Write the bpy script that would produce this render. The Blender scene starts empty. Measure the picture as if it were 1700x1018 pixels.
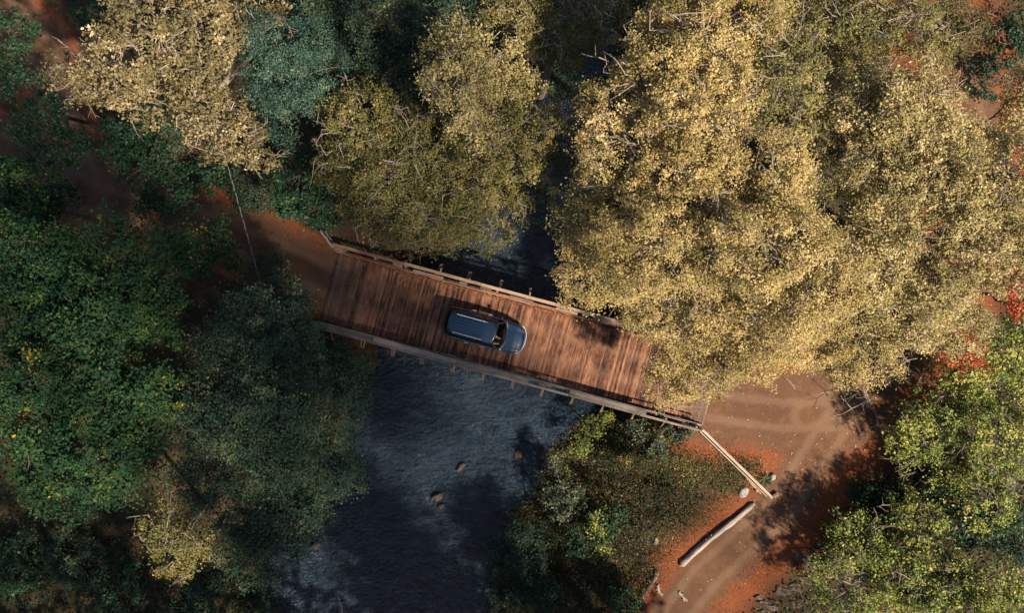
import bpy, math, random
import numpy as np
from mathutils import Vector, Matrix

# ------------------------------------------------------------------ camera, world, sun, exposure
SC = bpy.context.scene
H = 50.0            # camera height above the bridge deck
K = 27.0            # photograph pixels per metre at deck level
cam = bpy.data.cameras.new('camera')
cam_o = bpy.data.objects.new('camera', cam); SC.collection.objects.link(cam_o)
cam_o.location = (0, 0, H)
cam.sensor_width = 36.0
cam.lens = 18.0 * H / (850.0 / K)
cam.clip_start = 0.5; cam.clip_end = 2000
SC.camera = cam_o
SC.render.resolution_x = 1024; SC.render.resolution_y = 614

SUN_EL = math.radians(47.0)
SUN_AZ = math.radians(-42.0)         # direction towards the sun, measured from +X
sd = Vector((math.cos(SUN_EL)*math.cos(SUN_AZ), math.cos(SUN_EL)*math.sin(SUN_AZ), math.sin(SUN_EL)))
W = bpy.data.worlds.new('World'); SC.world = W; W.use_nodes = True
nt = W.node_tree; nt.nodes.clear()
sky = nt.nodes.new('ShaderNodeTexSky'); sky.sky_type = 'NISHITA'; sky.sun_disc = False
sky.sun_elevation = SUN_EL
sky.sun_rotation = math.atan2(sd.x, sd.y)
bg = nt.nodes.new('ShaderNodeBackground'); bg.inputs[1].default_value = 0.062
wo = nt.nodes.new('ShaderNodeOutputWorld')
nt.links.new(sky.outputs[0], bg.inputs[0]); nt.links.new(bg.outputs[0], wo.inputs[0])
sun = bpy.data.lights.new('sun', 'SUN'); sun.energy = 5.0; sun.angle = math.radians(2.0)
sun.color = (1.0, 0.87, 0.70)
sun_o = bpy.data.objects.new('sun', sun); SC.collection.objects.link(sun_o)
sun_o.rotation_euler = (-sd).to_track_quat('-Z', 'Y').to_euler()
SC.view_settings.view_transform = 'Standard'; SC.view_settings.look = 'None'
SC.view_settings.gamma = 1.0; SC.view_settings.exposure = 1.22
SC.render.engine = 'CYCLES'

# ------------------------------------------------------------------ helpers
rng = np.random.default_rng(7)
def PX(u, v, z=0.0):
    f = (H - z) / H
    return np.array([(u - 850) / K * f, (509 - v) / K * f, z])
def link(o, parent=None):
    SC.collection.objects.link(o)
    if parent is not None: o.parent = parent
    return o
def tag(o, label=None, cat=None, group=None, kind=None):
    if label: o['label'] = label
    if cat: o['category'] = cat
    if group: o['group'] = group
    if kind: o['kind'] = kind
    return o
def empty(name, loc, rz=0.0, label=None, cat=None, group=None):
    o = bpy.data.objects.new(name, None); link(o); o.location = loc; o.rotation_euler = (0, 0, rz)
    o.empty_display_size = 0.2
    return tag(o, label, cat, group)

class MB:
    """collects shapes, builds ONE mesh object"""
    def __init__(s): s.v = []; s.f = []; s.n = 0; s.tint = []
    def add(s, vs, fs, tint=0.5):
        b = s.n
        s.v.extend([tuple(map(float, p)) for p in vs]); s.n += len(vs)
        s.f.extend([tuple(i + b for i in f) for f in fs]); s.tint.extend([tint] * len(fs))
    def box(s, c, d, R=None, tint=0.5, taper=0.0):
        x, y, z = d[0]/2, d[1]/2, d[2]/2
        P = [(-x,-y,-z),(x,-y,-z),(x,y,-z),(-x,y,-z),(-x+taper,-y+taper,z),(x-taper,-y+taper,z),(x-taper,y-taper,z),(-x+taper,y-taper,z)]
        P = [Vector(p) for p in P]
        if R is not None: P = [R @ p for p in P]
        P = [p + Vector(c) for p in P]
        s.add(P, [(0,3,2,1),(4,5,6,7),(0,1,5,4),(1,2,6,5),(2,3,7,6),(3,0,4,7)], tint)
    def bar(s, a, b, w, h, tint=0.5):
        a, b = Vector(a), Vector(b); d = b - a; L = d.length; d.normalize()
        up = Vector((0,0,1)) if abs(d.z) < .95 else Vector((0,1,0))
        y = up.cross(d).normalized(); z = d.cross(y)
        R = Matrix((d, y, z)).transposed()
        s.box((a + b) / 2, (L, w, h), R, tint)
    def tube(s, pts, rad, n=6, tint=0.5, cap=True):
        pts = np.asarray(pts, float); m = len(pts)
        rad = np.broadcast_to(np.asarray(rad, float), (m,))
        T = np.gradient(pts, axis=0); T /= (np.linalg.norm(T, axis=1, keepdims=True) + 1e-9)
        up = np.where(np.abs(T[:, 2:3]) > .9, np.array([[1., 0, 0]]), np.array([[0., 0, 1]]))
        A = np.cross(T, up); A /= (np.linalg.norm(A, axis=1, keepdims=True) + 1e-9); B = np.cross(T, A)
        ang = np.arange(n) * 2 * np.pi / n
        V = pts[:, None] + rad[:, None, None] * (A[:, None] * np.cos(ang)[None, :, None] + B[:, None] * np.sin(ang)[None, :, None])
        fs = [(i*n+j, i*n+(j+1) % n, (i+1)*n+(j+1) % n, (i+1)*n+j) for i in range(m-1) for j in range(n)]
        if cap: fs += [tuple(range(n)), tuple(range((m-1)*n, m*n))[::-1]]
        s.add(V.reshape(-1, 3), fs, tint)
    def grid(s, G, tint=0.5, flip=False):
        G = np.asarray(G, float); a, b = G.shape[:2]
        fs = [(i*b+j, (i+1)*b+j, (i+1)*b+j+1, i*b+j+1) for i in range(a-1) for j in range(b-1)]
        if flip: fs = [f[::-1] for f in fs]
        s.add(G.reshape(-1, 3), fs, tint)
    def rock(s, c, r, seed=0, tint=0.5, sub=10):
        g = np.random.default_rng(seed); a = sub; b = sub * 2
        ph = g.uniform(0, 6, 9); fr = g.uniform(1.2, 4.2, (6, 3))
        th = np.linspace(0, np.pi, a + 1); la = np.linspace(0, 2*np.pi, b + 1)
        D = np.stack([np.sin(th)[:, None]*np.cos(la)[None], np.sin(th)[:, None]*np.sin(la)[None], np.cos(th)[:, None]+0*la[None]], -1)
        n = sum(np.sin(D @ fr[i] + ph[i]) * .09 for i in range(6))
        D = D * (1 + n)[..., None]; D = np.clip(D, -.86, .86)
        s.grid(np.array(c) + D * np.array(r), tint)
    def build(s, name, mat, parent=None, smooth=False, loc=None, bevel=0.0):
        me = bpy.data.meshes.new(name)
        me.from_pydata(s.v, [], s.f); me.update()
        at = me.attributes.new('tint', 'FLOAT', 'FACE'); at.data.foreach_set('value', np.array(s.tint, np.float32))
        me.materials.append(mat)
        if smooth: me.polygons.foreach_set('use_smooth', [True] * len(me.polygons))
        o = bpy.data.objects.new(name, me); link(o, parent)
        if loc is not None: o.location = loc
        if bevel:
            b = o.modifiers.new('bevel', 'BEVEL'); b.width = bevel; b.segments = 2; b.limit_method = 'ANGLE'
        return o

def unit(a): return a / (np.linalg.norm(a, axis=-1, keepdims=True) + 1e-9)
def leaf_mesh(name, C, N, S, tint, mat, parent=None, ratio=0.55, g=rng):
    """C centres, N normals, S sizes: diamond leaves slightly folded along the midrib"""
    n = len(C); C = np.asarray(C, np.float32)
    R = unit(g.normal(size=(n, 3))); A = unit(np.cross(N, R)); B = np.cross(N, A)
    a = A * S[:, None] * .5; b = B * S[:, None] * .5 * ratio; up = N * S[:, None] * .06
    V = np.stack([C - a, C - b + up + a*.1, C + a, C + b + up + a*.1], 1).reshape(-1, 3).astype(np.float32)
    me = bpy.data.meshes.new(name)
    me.vertices.add(4*n); me.vertices.foreach_set('co', V.ravel())
    me.loops.add(4*n); me.loops.foreach_set('vertex_index', np.arange(4*n, dtype=np.int32))
    me.polygons.add(n); me.polygons.foreach_set('loop_start', np.arange(0, 4*n, 4, dtype=np.int32))
    me.polygons.foreach_set('loop_total', np.full(n, 4, np.int32)); me.update(calc_edges=True)
    at = me.attributes.new('tint', 'FLOAT', 'FACE'); at.data.foreach_set('value', np.asarray(tint, np.float32))
    me.materials.append(mat)
    o = bpy.data.objects.new(name, me); link(o, parent)
    return o

# ------------------------------------------------------------------ materials
def mat(name):
    m = bpy.data.materials.new(name); m.use_nodes = True; t = m.node_tree; t.nodes.clear()
    out = t.nodes.new('ShaderNodeOutputMaterial')
    return m, t, out
def ramp(t, stops, interp='LINEAR'):
    r = t.nodes.new('ShaderNodeValToRGB'); e = r.color_ramp.elements; r.color_ramp.interpolation = interp
    while len(e) < len(stops): e.new(0.5)
    for i, (p, c) in enumerate(stops):
        e[i].position = p; e[i].color = (c[0], c[1], c[2], 1)
    return r
def leaf_mat(name, stops, trans=0.22, rough=.55, spec=.3, vscale=.35):
    m, t, out = mat(name)
    at = t.nodes.new('ShaderNodeAttribute'); at.attribute_name = 'tint'
    ge = t.nodes.new('ShaderNodeTexCoord'); nz = t.nodes.new('ShaderNodeTexNoise'); nz.inputs['Scale'].default_value = vscale; nz.inputs['Detail'].default_value = 3
    t.links.new(ge.outputs['Object'], nz.inputs['Vector'])
    ma = t.nodes.new('ShaderNodeMath'); ma.operation = 'MULTIPLY_ADD'; ma.inputs[1].default_value = .9; ma.inputs[2].default_value = -.45
    t.links.new(nz.outputs['Fac'], ma.inputs[0])
    ad = t.nodes.new('ShaderNodeMath'); ad.operation = 'ADD'; t.links.new(ma.outputs[0], ad.inputs[0]); t.links.new(at.outputs['Fac'], ad.inputs[1])
    r = ramp(t, stops); t.links.new(ad.outputs[0], r.inputs[0])
    p = t.nodes.new('ShaderNodeBsdfPrincipled'); p.inputs['Roughness'].default_value = rough; p.inputs['Specular IOR Level'].default_value = spec
    tr = t.nodes.new('ShaderNodeBsdfTranslucent'); mx = t.nodes.new('ShaderNodeMixShader'); mx.inputs[0].default_value = trans
    t.links.new(r.outputs[0], p.inputs['Base Color']); t.links.new(r.outputs[0], tr.inputs[0])
    t.links.new(p.outputs[0], mx.inputs[1]); t.links.new(tr.outputs[0], mx.inputs[2]); t.links.new(mx.outputs[0], out.inputs[0])
    return m
def simple(name, col, rough=.6, metal=0.0, spec=.5, coat=0.0):
    m, t, out = mat(name); p = t.nodes.new('ShaderNodeBsdfPrincipled')
    p.inputs['Base Color'].default_value = (*col, 1); p.inputs['Roughness'].default_value = rough
    p.inputs['Metallic'].default_value = metal; p.inputs['Specular IOR Level'].default_value = spec
    p.inputs['Coat Weight'].default_value = coat; p.inputs['Coat Roughness'].default_value = .04
    nz = t.nodes.new('ShaderNodeTexNoise'); nz.inputs['Scale'].default_value = 9; nz.inputs['Detail'].default_value = 5
    mr = t.nodes.new('ShaderNodeMapRange'); mr.inputs[3].default_value = max(rough - .08, .02); mr.inputs[4].default_value = min(rough + .1, 1)
    t.links.new(nz.outputs['Fac'], mr.inputs[0]); t.links.new(mr.outputs[0], p.inputs['Roughness'])
    t.links.new(p.outputs[0], out.inputs[0]); return m
def wood(name, stops, stretch=(1, 12, 12), scale=1.0, moss=None, bump=.35, tintw=.35):
    """grain noise stretched along the object's axes, plus per-face tint"""
    m, t, out = mat(name); L = t.links
    tc = t.nodes.new('ShaderNodeTexCoord'); mp = t.nodes.new('ShaderNodeMapping'); mp.inputs['Scale'].default_value = stretch
    L.new(tc.outputs['Object'], mp.inputs[0])
    n1 = t.nodes.new('ShaderNodeTexNoise'); n1.inputs['Scale'].default_value = scale; n1.inputs['Detail'].default_value = 7; n1.inputs['Roughness'].default_value = .65
    L.new(mp.outputs[0], n1.inputs['Vector'])
    n2 = t.nodes.new('ShaderNodeTexNoise'); n2.inputs['Scale'].default_value = .9; n2.inputs['Detail'].default_value = 5
    L.new(tc.outputs['Object'], n2.inputs['Vector'])
    at = t.nodes.new('ShaderNodeAttribute'); at.attribute_name = 'tint'
    a = t.nodes.new('ShaderNodeMath'); a.operation = 'MULTIPLY_ADD'; a.inputs[1].default_value = tintw; L.new(at.outputs['Fac'], a.inputs[0])
    b = t.nodes.new('ShaderNodeMath'); b.operation = 'MULTIPLY_ADD'; b.inputs[1].default_value = .6; b.inputs[2].default_value = -.30 - tintw/2
    L.new(n2.outputs['Fac'], b.inputs[0]); L.new(b.outputs[0], a.inputs[2])
    c = t.nodes.new('ShaderNodeMath'); c.operation = 'ADD'; L.new(n1.outputs['Fac'], c.inputs[0]); L.new(a.outputs[0], c.inputs[1])
    r = ramp(t, stops); L.new(c.outputs[0], r.inputs[0]); col = r.outputs[0]
    if moss:
        n3 = t.nodes.new('ShaderNodeTexNoise'); n3.inputs['Scale'].default_value = 1.1; n3.inputs['Detail'].default_value = 8; n3.inputs['Roughness'].default_value = .7
        L.new(tc.outputs['Object'], n3.inputs['Vector'])
        mr = t.nodes.new('ShaderNodeMapRange'); mr.inputs[1].default_value = moss[1]; mr.inputs[2].default_value = moss[1] + .12
        L.new(n3.outputs['Fac'], mr.inputs[0])
        mx = t.nodes.new('ShaderNodeMix'); mx.data_type = 'RGBA'; L.new(mr.outputs[0], mx.inputs[0]); L.new(col, mx.inputs[6]); mx.inputs[7].default_value = (*moss[0], 1)
        col = mx.outputs[2]
    p = t.nodes.new('ShaderNodeBsdfPrincipled'); p.inputs['Roughness'].default_value = .8; p.inputs['Specular IOR Level'].default_value = .25
    bp = t.nodes.new('ShaderNodeBump'); bp.inputs['Strength'].default_value = bump; bp.inputs['Distance'].default_value = .03
    L.new(n1.outputs['Fac'], bp.inputs['Height']); L.new(bp.outputs[0], p.inputs['Normal'])
    L.new(col, p.inputs['Base Color']); L.new(p.outputs[0], out.inputs[0]); return m

M = {}
M['gold'] = leaf_mat('golden_leaves', [(0.0, (.12,.105,.026)), (.35, (.27,.21,.070)), (.62, (.43,.32,.122)), (.85, (.58,.435,.19)), (1.0, (.70,.56,.30))], .38)
M['olive'] = leaf_mat('olive_leaves', [(0.0, (.040,.046,.012)), (.45, (.105,.100,.026)), (.8, (.22,.175,.050)), (1.0, (.40,.29,.10))], .22)
M['paleolive'] = leaf_mat('pale_golden_leaves', [(0.0, (.10,.092,.026)), (.45, (.25,.205,.075)), (.75, (.45,.35,.145)), (1.0, (.70,.56,.30))], .32)
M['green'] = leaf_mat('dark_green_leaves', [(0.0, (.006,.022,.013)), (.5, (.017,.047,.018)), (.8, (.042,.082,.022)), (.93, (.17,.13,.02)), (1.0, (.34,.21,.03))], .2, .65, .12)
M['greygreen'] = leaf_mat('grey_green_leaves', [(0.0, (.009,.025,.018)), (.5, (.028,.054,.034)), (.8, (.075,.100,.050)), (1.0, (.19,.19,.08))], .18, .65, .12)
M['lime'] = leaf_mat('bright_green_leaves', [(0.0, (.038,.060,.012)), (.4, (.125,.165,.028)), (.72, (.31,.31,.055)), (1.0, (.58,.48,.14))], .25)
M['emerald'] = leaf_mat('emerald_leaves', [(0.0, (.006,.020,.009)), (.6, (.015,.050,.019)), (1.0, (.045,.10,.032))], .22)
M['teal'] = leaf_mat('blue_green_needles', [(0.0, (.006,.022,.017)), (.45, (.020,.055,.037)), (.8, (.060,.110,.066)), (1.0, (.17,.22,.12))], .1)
M['tan'] = leaf_mat('tan_leaves', [(0.0, (.045,.042,.016)), (.45, (.125,.10,.040)), (.75, (.26,.195,.088)), (1.0, (.54,.43,.26))], .25)
M['red'] = leaf_mat('red_leaves', [(0.0, (.16,.018,.008)), (.6, (.34,.050,.018)), (1.0, (.50,.12,.03))], .25)
M['litter'] = leaf_mat('fallen_leaves_orange', [(0.0, (.06,.020,.010)), (.4, (.17,.052,.022)), (.75, (.31,.105,.038)), (1.0, (.50,.28,.13))], .1)
M['ivory'] = leaf_mat('silver_leaves', [(0.0, (.028,.045,.020)), (.5, (.075,.095,.050)), (1.0, (.24,.24,.15))], .2)
M['weeds'] = leaf_mat('weed_leaves', [(0.0, (.020,.030,.010)), (.4, (.055,.055,.018)), (.65, (.12,.075,.025)), (.9, (.20,.13,.03)), (1.0, (.45,.36,.04))], .2)
M['moss'] = leaf_mat('mossy_grass', [(0.0, (.030,.045,.012)), (.5, (.085,.105,.028)), (1.0, (.22,.22,.08))], .2)
M['straw'] = leaf_mat('dry_grass', [(0.0, (.07,.06,.025)), (.5, (.17,.13,.06)), (1.0, (.33,.25,.12))], .2)
M['bark'] = wood('pale_grey_bark', [(.25, (.10,.078,.058)), (.5, (.24,.19,.145)), (.75, (.42,.35,.28))], (4,4,1), 3.0)
M['darkbark'] = wood('dark_bark', [(.25, (.03,.024,.018)), (.5, (.075,.058,.042)), (.75, (.15,.12,.09))], (4,4,1), 3.0)
M['deck'] = wood('red_brown_deck_boards', [(.26, (.024,.011,.008)), (.42, (.090,.037,.022)), (.58, (.185,.080,.043)), (.78, (.32,.160,.088))], (7, .9, 3), 2.0, bump=.3, tintw=.36)
M['rail'] = wood('weathered_tan_timber', [(.22, (.075,.043,.030)), (.45, (.18,.112,.075)), (.75, (.34,.235,.16))], (.8, 12, 12), 1.6, moss=((.055,.065,.018), .63))
M['railgrey'] = wood('weathered_grey_timber', [(.22, (.065,.052,.044)), (.45, (.155,.125,.105)), (.75, (.28,.225,.19))], (.8, 12, 12), 1.6, moss=((.055,.085,.020), .56))
M['beam'] = wood('dark_creosoted_timber', [(.25, (.022,.014,.010)), (.6, (.07,.045,.03))], (1, 8, 8), 2.0)
M['silverlog'] = wood('silver_driftwood', [(.25, (.13,.10,.08)), (.48, (.30,.24,.20)), (.75, (.48,.40,.34))], (1, 9, 9), 1.6, bump=.7)
M['rottenlog'] = wood('rotten_dark_log', [(.3, (.025,.016,.012)), (.55, (.10,.062,.045)), (.8, (.33,.25,.19))], (1.5, 8, 8), 2.0, bump=.8)
def rockmat(name, a, b, sc=4):
    m, t, out = mat(name); L = t.links
    tc = t.nodes.new('ShaderNodeTexCoord'); n = t.nodes.new('ShaderNodeTexNoise'); n.inputs['Scale'].default_value = sc; n.inputs['Detail'].default_value = 9; n.inputs['Roughness'].default_value = .7
    L.new(tc.outputs['Object'], n.inputs['Vector']); r = ramp(t, [(.3, a), (.7, b)]); L.new(n.outputs['Fac'], r.inputs[0])
    p = t.nodes.new('ShaderNodeBsdfPrincipled'); p.inputs['Roughness'].default_value = .8
    bp = t.nodes.new('ShaderNodeBump'); bp.inputs['Strength'].default_value = .8; bp.inputs['Distance'].default_value = .06
    L.new(n.outputs['Fac'], bp.inputs['Height']); L.new(bp.outputs[0], p.inputs['Normal'])
    L.new(r.outputs[0], p.inputs['Base Color']); L.new(p.outputs[0], out.inputs[0]); return m
M['rockwhite'] = rockmat('pale_stone', (.14,.115,.095), (.42,.37,.32))
M['rockbrown'] = rockmat('wet_brown_stone', (.015,.011,.009), (.085,.052,.036))
M['rockgrey'] = rockmat('grey_outcrop_stone', (.02,.016,.015), (.14,.085,.06), 3.5)

# ------------------------------------------------------------------ terrain
BA = math.radians(-15.1)                       # bridge heading
BC = np.array([(862-850)/K, (509-561)/K])      # a point on the deck's centre line
bx = np.array([math.cos(BA), math.sin(BA)]); by = np.array([-math.sin(BA), math.cos(BA)])
WZ = -4.0
fz = (H - WZ) / H
# river banks seen in the photograph at water level: (v, u_left, u_right)
RB = np.array([(-900,990,1090),(-300,960,1060),(0,930,1020),(150,915,985),(300,870,965),(400,770,960),(470,700,965),(560,655,980),(660,600,985),(720,590,930),
               (780,560,880),(840,540,850),(900,480,825),(960,440,805),(1018,430,800),(1300,420,760),(2000,300,700)], float)
RY = (509 - RB[:,0]) / K * fz; RL = (RB[:,1] - 850) / K * fz; RR = (RB[:,2] - 850) / K * fz
def river_d(x, y):
    wob = .45*np.sin(y*1.3+1) + .25*np.sin(y*3.1) + .12*np.sin(y*7.3+x)
    l = np.interp(y, RY[::-1], RL[::-1]); r = np.interp(y, RY[::-1], RR[::-1])
    return l - x + wob, x - r + wob*.8
SEG = lambda *p: [((a-850)/K, (509-b)/K) for a, b in p]
PATHS = [(SEG((1165,672),(1300,690),(1400,690)), 2.5), (SEG((1340,690),(1420,660)), 3.1), (SEG((1390,700),(1300,840),(1170,960),(1080,1080),(950,1300)), 1.75),
         (SEG((1400,660),(1530,540),(1640,330),(1590,110),(1500,-120),(1300,-400)), 2.2),
         (SEG((560,474),(470,430),(330,370),(150,330),(60,260),(-60,230),(-400,260)), 2.1), (SEG((150,330),(90,180),(70,80),(-40,-20),(-300,-200)), 1.9)]
def segd(x, y, a, b):
    ax, ay = a; dx, dy = b[0]-ax, b[1]-ay
    t = np.clip(((x-ax)*dx + (y-ay)*dy) / (dx*dx+dy*dy), 0, 1)
    return np.hypot(x-ax-t*dx, y-ay-t*dy)
def path_d(x, y):
    d = np.full(np.shape(x), 1e3)
    for pts, w in PATHS:
        for a, b in zip(pts[:-1], pts[1:]): d = np.minimum(d, segd(x, y, a, b) - w)
    return d
def sn(x, y, s, k=0):
    r = 0
    for i in range(5):
        a = 2.399*i + k; f = s * (1 + .37*i)
        r = r + np.sin((x*math.cos(a) + y*math.sin(a))*f + 1.7*i + k + 1.3*np.sin(.5*f*(y*math.cos(a)-x*math.sin(a)) + i)) / (1 + .4*i)
    return r / 3
def smooth(t): t = np.clip(t, 0, 1); return t*t*(3-2*t)
def terrain(x, y):
    x = np.asarray(x, float); y = np.asarray(y, float)
    dl, dr = river_d(x, y)
    wl = 5.0 + 0*y
    wl = np.where((y > -3) & (y < 6), 3.2, wl)
    wr = np.interp(y, [-30, -16, -10, -5, 3, 10], [12, 12, 10, 6.0, 5.0, 6.0])
    tl = dl / wl; tr = dr / wr
    t = np.maximum(tl, tr)
    pd = path_d(x, y)
    h = np.where(t < 0, -4.25 - .9*smooth(-np.maximum(dl, dr)/2.5), -4.25 + 4.25*smooth(t)**.85)
    rough = smooth(pd/2.0)
    h = h + (.16*sn(x, y, .9) + .07*sn(x, y, 2.7, 2)) * rough * (.4 + .6*(t > 0)) + .02*sn(x, y, 1.5, 5)
    h = h + .5*smooth((pd-3)/10) * smooth((t-1.2)/3) * (1 + sn(x, y, .22, 3))
    al = x*.743 - y*.669
    h = h + 48*smooth((al-38)/62)*smooth((x+2)/18)  # slope added out of view to carry the added shade conifers
    f = smooth((2.4 - pd)/2.4) * (al < 38) * smooth((t-.55)/.4)      # roads are level
    h = h * (1 - f) + f * (-.02 + .02*sn(x, y, 1.1, 4))
    s = (x-BC[0])*bx[0] + (y-BC[1])*bx[1]; q = (x-BC[0])*by[0] + (y-BC[1])*by[1]
    under = (np.abs(q) < 2.45) & (s > -11.9) & (s < 12.05)
    h = np.where(under, np.minimum(h, -.75), h)
    return h
def TZ(x, y): return float(terrain(np.array([x]), np.array([y]))[0])

def axis(a, b, st, far):
    c = np.arange(a, b + 1e-6, st); e = []
    k = b; d = st
    while k < far: d *= 1.25; k += d; e.append(k)
    lo = []; k = a; d = st
    while k > -far: d *= 1.25; k -= d; lo.append(k)
    return np.concatenate([lo[::-1], c, e])
gx = axis(-36, 36, .2, 420); gy = axis(-26, 26, .2, 420)
X, Y = np.meshgrid(gx, gy, indexing='ij'); Z = terrain(X, Y)
a, b = X.shape
me = bpy.data.meshes.new('ground')
me.vertices.add(a*b); me.vertices.foreach_set('co', np.stack([X, Y, Z], -1).astype(np.float32).ravel())
I = (np.arange(a-1)[:, None]*b + np.arange(b-1)[None]).ravel()
Q = np.stack([I, I+b, I+b+1, I+1], 1).astype(np.int32)
me.loops.add(Q.size); me.loops.foreach_set('vertex_index', Q.ravel())
me.polygons.add(len(Q)); me.polygons.foreach_set('loop_start', np.arange(0, Q.size, 4, dtype=np.int32)); me.polygons.foreach_set('loop_total', np.full(len(Q), 4, np.int32))
me.update(calc_edges=True)
pd = path_d(X, Y)
at = me.attributes.new('path', 'FLOAT', 'POINT'); at.data.foreach_set('value', np.where(pd > 0, pd*(1 + 4*smooth((2-X)/8)), pd).astype(np.float32).ravel())
dl, dr = river_d(X, Y)
at = me.attributes.new('bank', 'FLOAT', 'POINT'); at.data.foreach_set('value', np.maximum(dl, dr).astype(np.float32).ravel())
rut = np.full(X.shape, 9.0)
for pts_, w_ in PATHS:
    cd = np.full(X.shape, 1e3)
    for a_, b_ in zip(pts_[:-1], pts_[1:]): cd = np.minimum(cd, segd(X, Y, a_, b_))
    rut = np.minimum(rut, np.abs(cd - .78))
at = me.attributes.new('rut', 'FLOAT', 'POINT'); at.data.foreach_set('value', rut.astype(np.float32).ravel())
me.polygons.foreach_set('use_smooth', [True]*len(Q))
m, t, out = mat('soil_and_leaf_litter'); L = t.links
tc = t.nodes.new('ShaderNodeTexCoord')
def noise(sc, det=6, ro=.6, mp=None):
    n = t.nodes.new('ShaderNodeTexNoise'); n.inputs['Scale'].default_value = sc; n.inputs['Detail'].default_value = det; n.inputs['Roughness'].default_value = ro
    L.new(mp or tc.outputs['Object'], n.inputs['Vector']); return n.outputs['Fac']
def mixc(f, a, b):
    x = t.nodes.new('ShaderNodeMix'); x.data_type = 'RGBA'
    for s, v in ((0, f), (6, a), (7, b)):
        if isinstance(v, tuple): x.inputs[s].default_value = (*v, 1)
        else: L.new(v, x.inputs[s])
    return x.outputs[2]
def maprange(v, a, b, c=0., d=1.):
    r = t.nodes.new('ShaderNodeMapRange'); r.inputs[1].default_value = a; r.inputs[2].default_value = b; r.inputs[3].default_value = c; r.inputs[4].default_value = d
    r.interpolation_type = 'SMOOTHSTEP'; L.new(v, r.inputs[0]); return r.outputs[0]
def mth(op, a, b):
    x = t.nodes.new('ShaderNodeMath'); x.operation = op
    for s, v in ((0, a), (1, b)):
        if isinstance(v, (int, float)): x.inputs[s].default_value = v
        else: L.new(v, x.inputs[s])
    return x.outputs[0]
pa = t.nodes.new('ShaderNodeAttribute'); pa.attribute_name = 'path'
ba = t.nodes.new('ShaderNodeAttribute'); ba.attribute_name = 'bank'
n_big = noise(.35, 4); n_mid = noise(1.6, 8, .7); n_fine = noise(11, 8, .75); n_vf = noise(38, 4, .7)
dirt = ramp(t, [(.30, (.058,.028,.017)), (.5, (.112,.056,.031)), (.72, (.19,.108,.063))]); L.new(mth('ADD', mth('MULTIPLY', n_mid, .55), mth('MULTIPLY', n_fine, .45)), dirt.inputs[0])
dirt2 = mixc(maprange(n_big, .42, .62), dirt.outputs[0], (.098,.050,.030))
litter = ramp(t, [(.28, (.045,.016,.009)), (.45, (.13,.040,.018)), (.60, (.25,.078,.030)), (.8, (.38,.165,.07))]); L.new(mth('ADD', mth('MULTIPLY', n_fine, .6), mth('MULTIPLY', n_vf, .4)), litter.inputs[0])
soil = ramp(t, [(.3, (.014,.013,.008)), (.5, (.048,.032,.018)), (.7, (.105,.060,.032))]); L.new(mth('ADD', mth('MULTIPLY', n_mid, .5), mth('MULTIPLY', n_fine, .5)), soil.inputs[0])
ru = t.nodes.new('ShaderNodeAttribute'); ru.attribute_name = 'rut'
rm = mth('MULTIPLY', maprange(mth('ADD', ru.outputs['Fac'], mth('MULTIPLY', mth('SUBTRACT', n_mid, .5), .9)), .42, .05), .6)
dirt2 = mixc(rm, dirt2, (.17,.103,.063))
dirt2 = mixc(mth('MULTIPLY', maprange(n_vf, .60, .72), .7), dirt2, (.30,.23,.17))
pdn = mth('ADD', pa.outputs['Fac'], mth('MULTIPLY', mth('SUBTRACT', n_mid, .5), 2.6))
col = mixc(maprange(pdn, .5, 2.3), litter.outputs[0], soil.outputs[0])
litn = maprange(mth('ADD', pdn, mth('MULTIPLY', mth('SUBTRACT', n_fine, .5), 1.5)), -.7, .45)
col = mixc(litn, dirt2, col)
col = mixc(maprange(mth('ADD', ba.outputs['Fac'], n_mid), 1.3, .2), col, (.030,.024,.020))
p = t.nodes.new('ShaderNodeBsdfPrincipled'); p.inputs['Roughness'].default_value = .95; p.inputs['Specular IOR Level'].default_value = .1
bp = t.nodes.new('ShaderNodeBump'); bp.inputs['Strength'].default_value = .5; bp.inputs['Distance'].default_value = .06
L.new(mth('ADD', n_mid, mth('MULTIPLY', n_fine, .5)), bp.inputs['Height']); L.new(bp.outputs[0], p.inputs['Normal'])
L.new(col, p.inputs['Base Color']); L.new(p.outputs[0], out.inputs[0])
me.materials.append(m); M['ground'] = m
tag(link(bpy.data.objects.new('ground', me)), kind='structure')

# water
wb = MB()
wb.grid(np.array([[(x, y, WZ) for y in np.linspace(-90, 90, 19)] for x in np.linspace(-30, 30, 13)]))
m, t, out = mat('river_water'); L = t.links
tc = t.nodes.new('ShaderNodeTexCoord')
mp = t.nodes.new('ShaderNodeMapping'); mp.inputs['Rotation'].default_value = (0, 0, math.radians(35)); mp.inputs['Scale'].default_value = (1.0, 1.9, 1); L.new(tc.outputs['Object'], mp.inputs[0])
n1 = noise(2.6, 3, .6, mp.outputs[0]); n2 = noise(.55, 3, .5); mp2 = t.nodes.new('ShaderNodeMapping'); mp2.inputs['Rotation'].default_value = (0, 0, math.radians(-62)); mp2.inputs['Scale'].default_value = (.55, 1.8, 1); L.new(tc.outputs['Object'], mp2.inputs[0]); n3 = mth('ADD', mth('MULTIPLY', noise(1.2, 9, .72, mp2.outputs[0]), .6), mth('MULTIPLY', noise(5., 6, .7), .4)); n4 = noise(8., 3, .6, mp.outputs[0])
p = t.nodes.new('ShaderNodeBsdfPrincipled'); p.inputs['Roughness'].default_value = .2; p.inputs['IOR'].default_value = 1.65; p.inputs['Specular IOR Level'].default_value = .6
r = ramp(t, [(.32, (.004,.008,.014)), (.50, (.019,.035,.056)), (.66, (.044,.068,.094)), (.80, (.046,.042,.038))]); L.new(n3, r.inputs[0])  # blue of the reflected sky put into the base colour; brown is the bed
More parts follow.
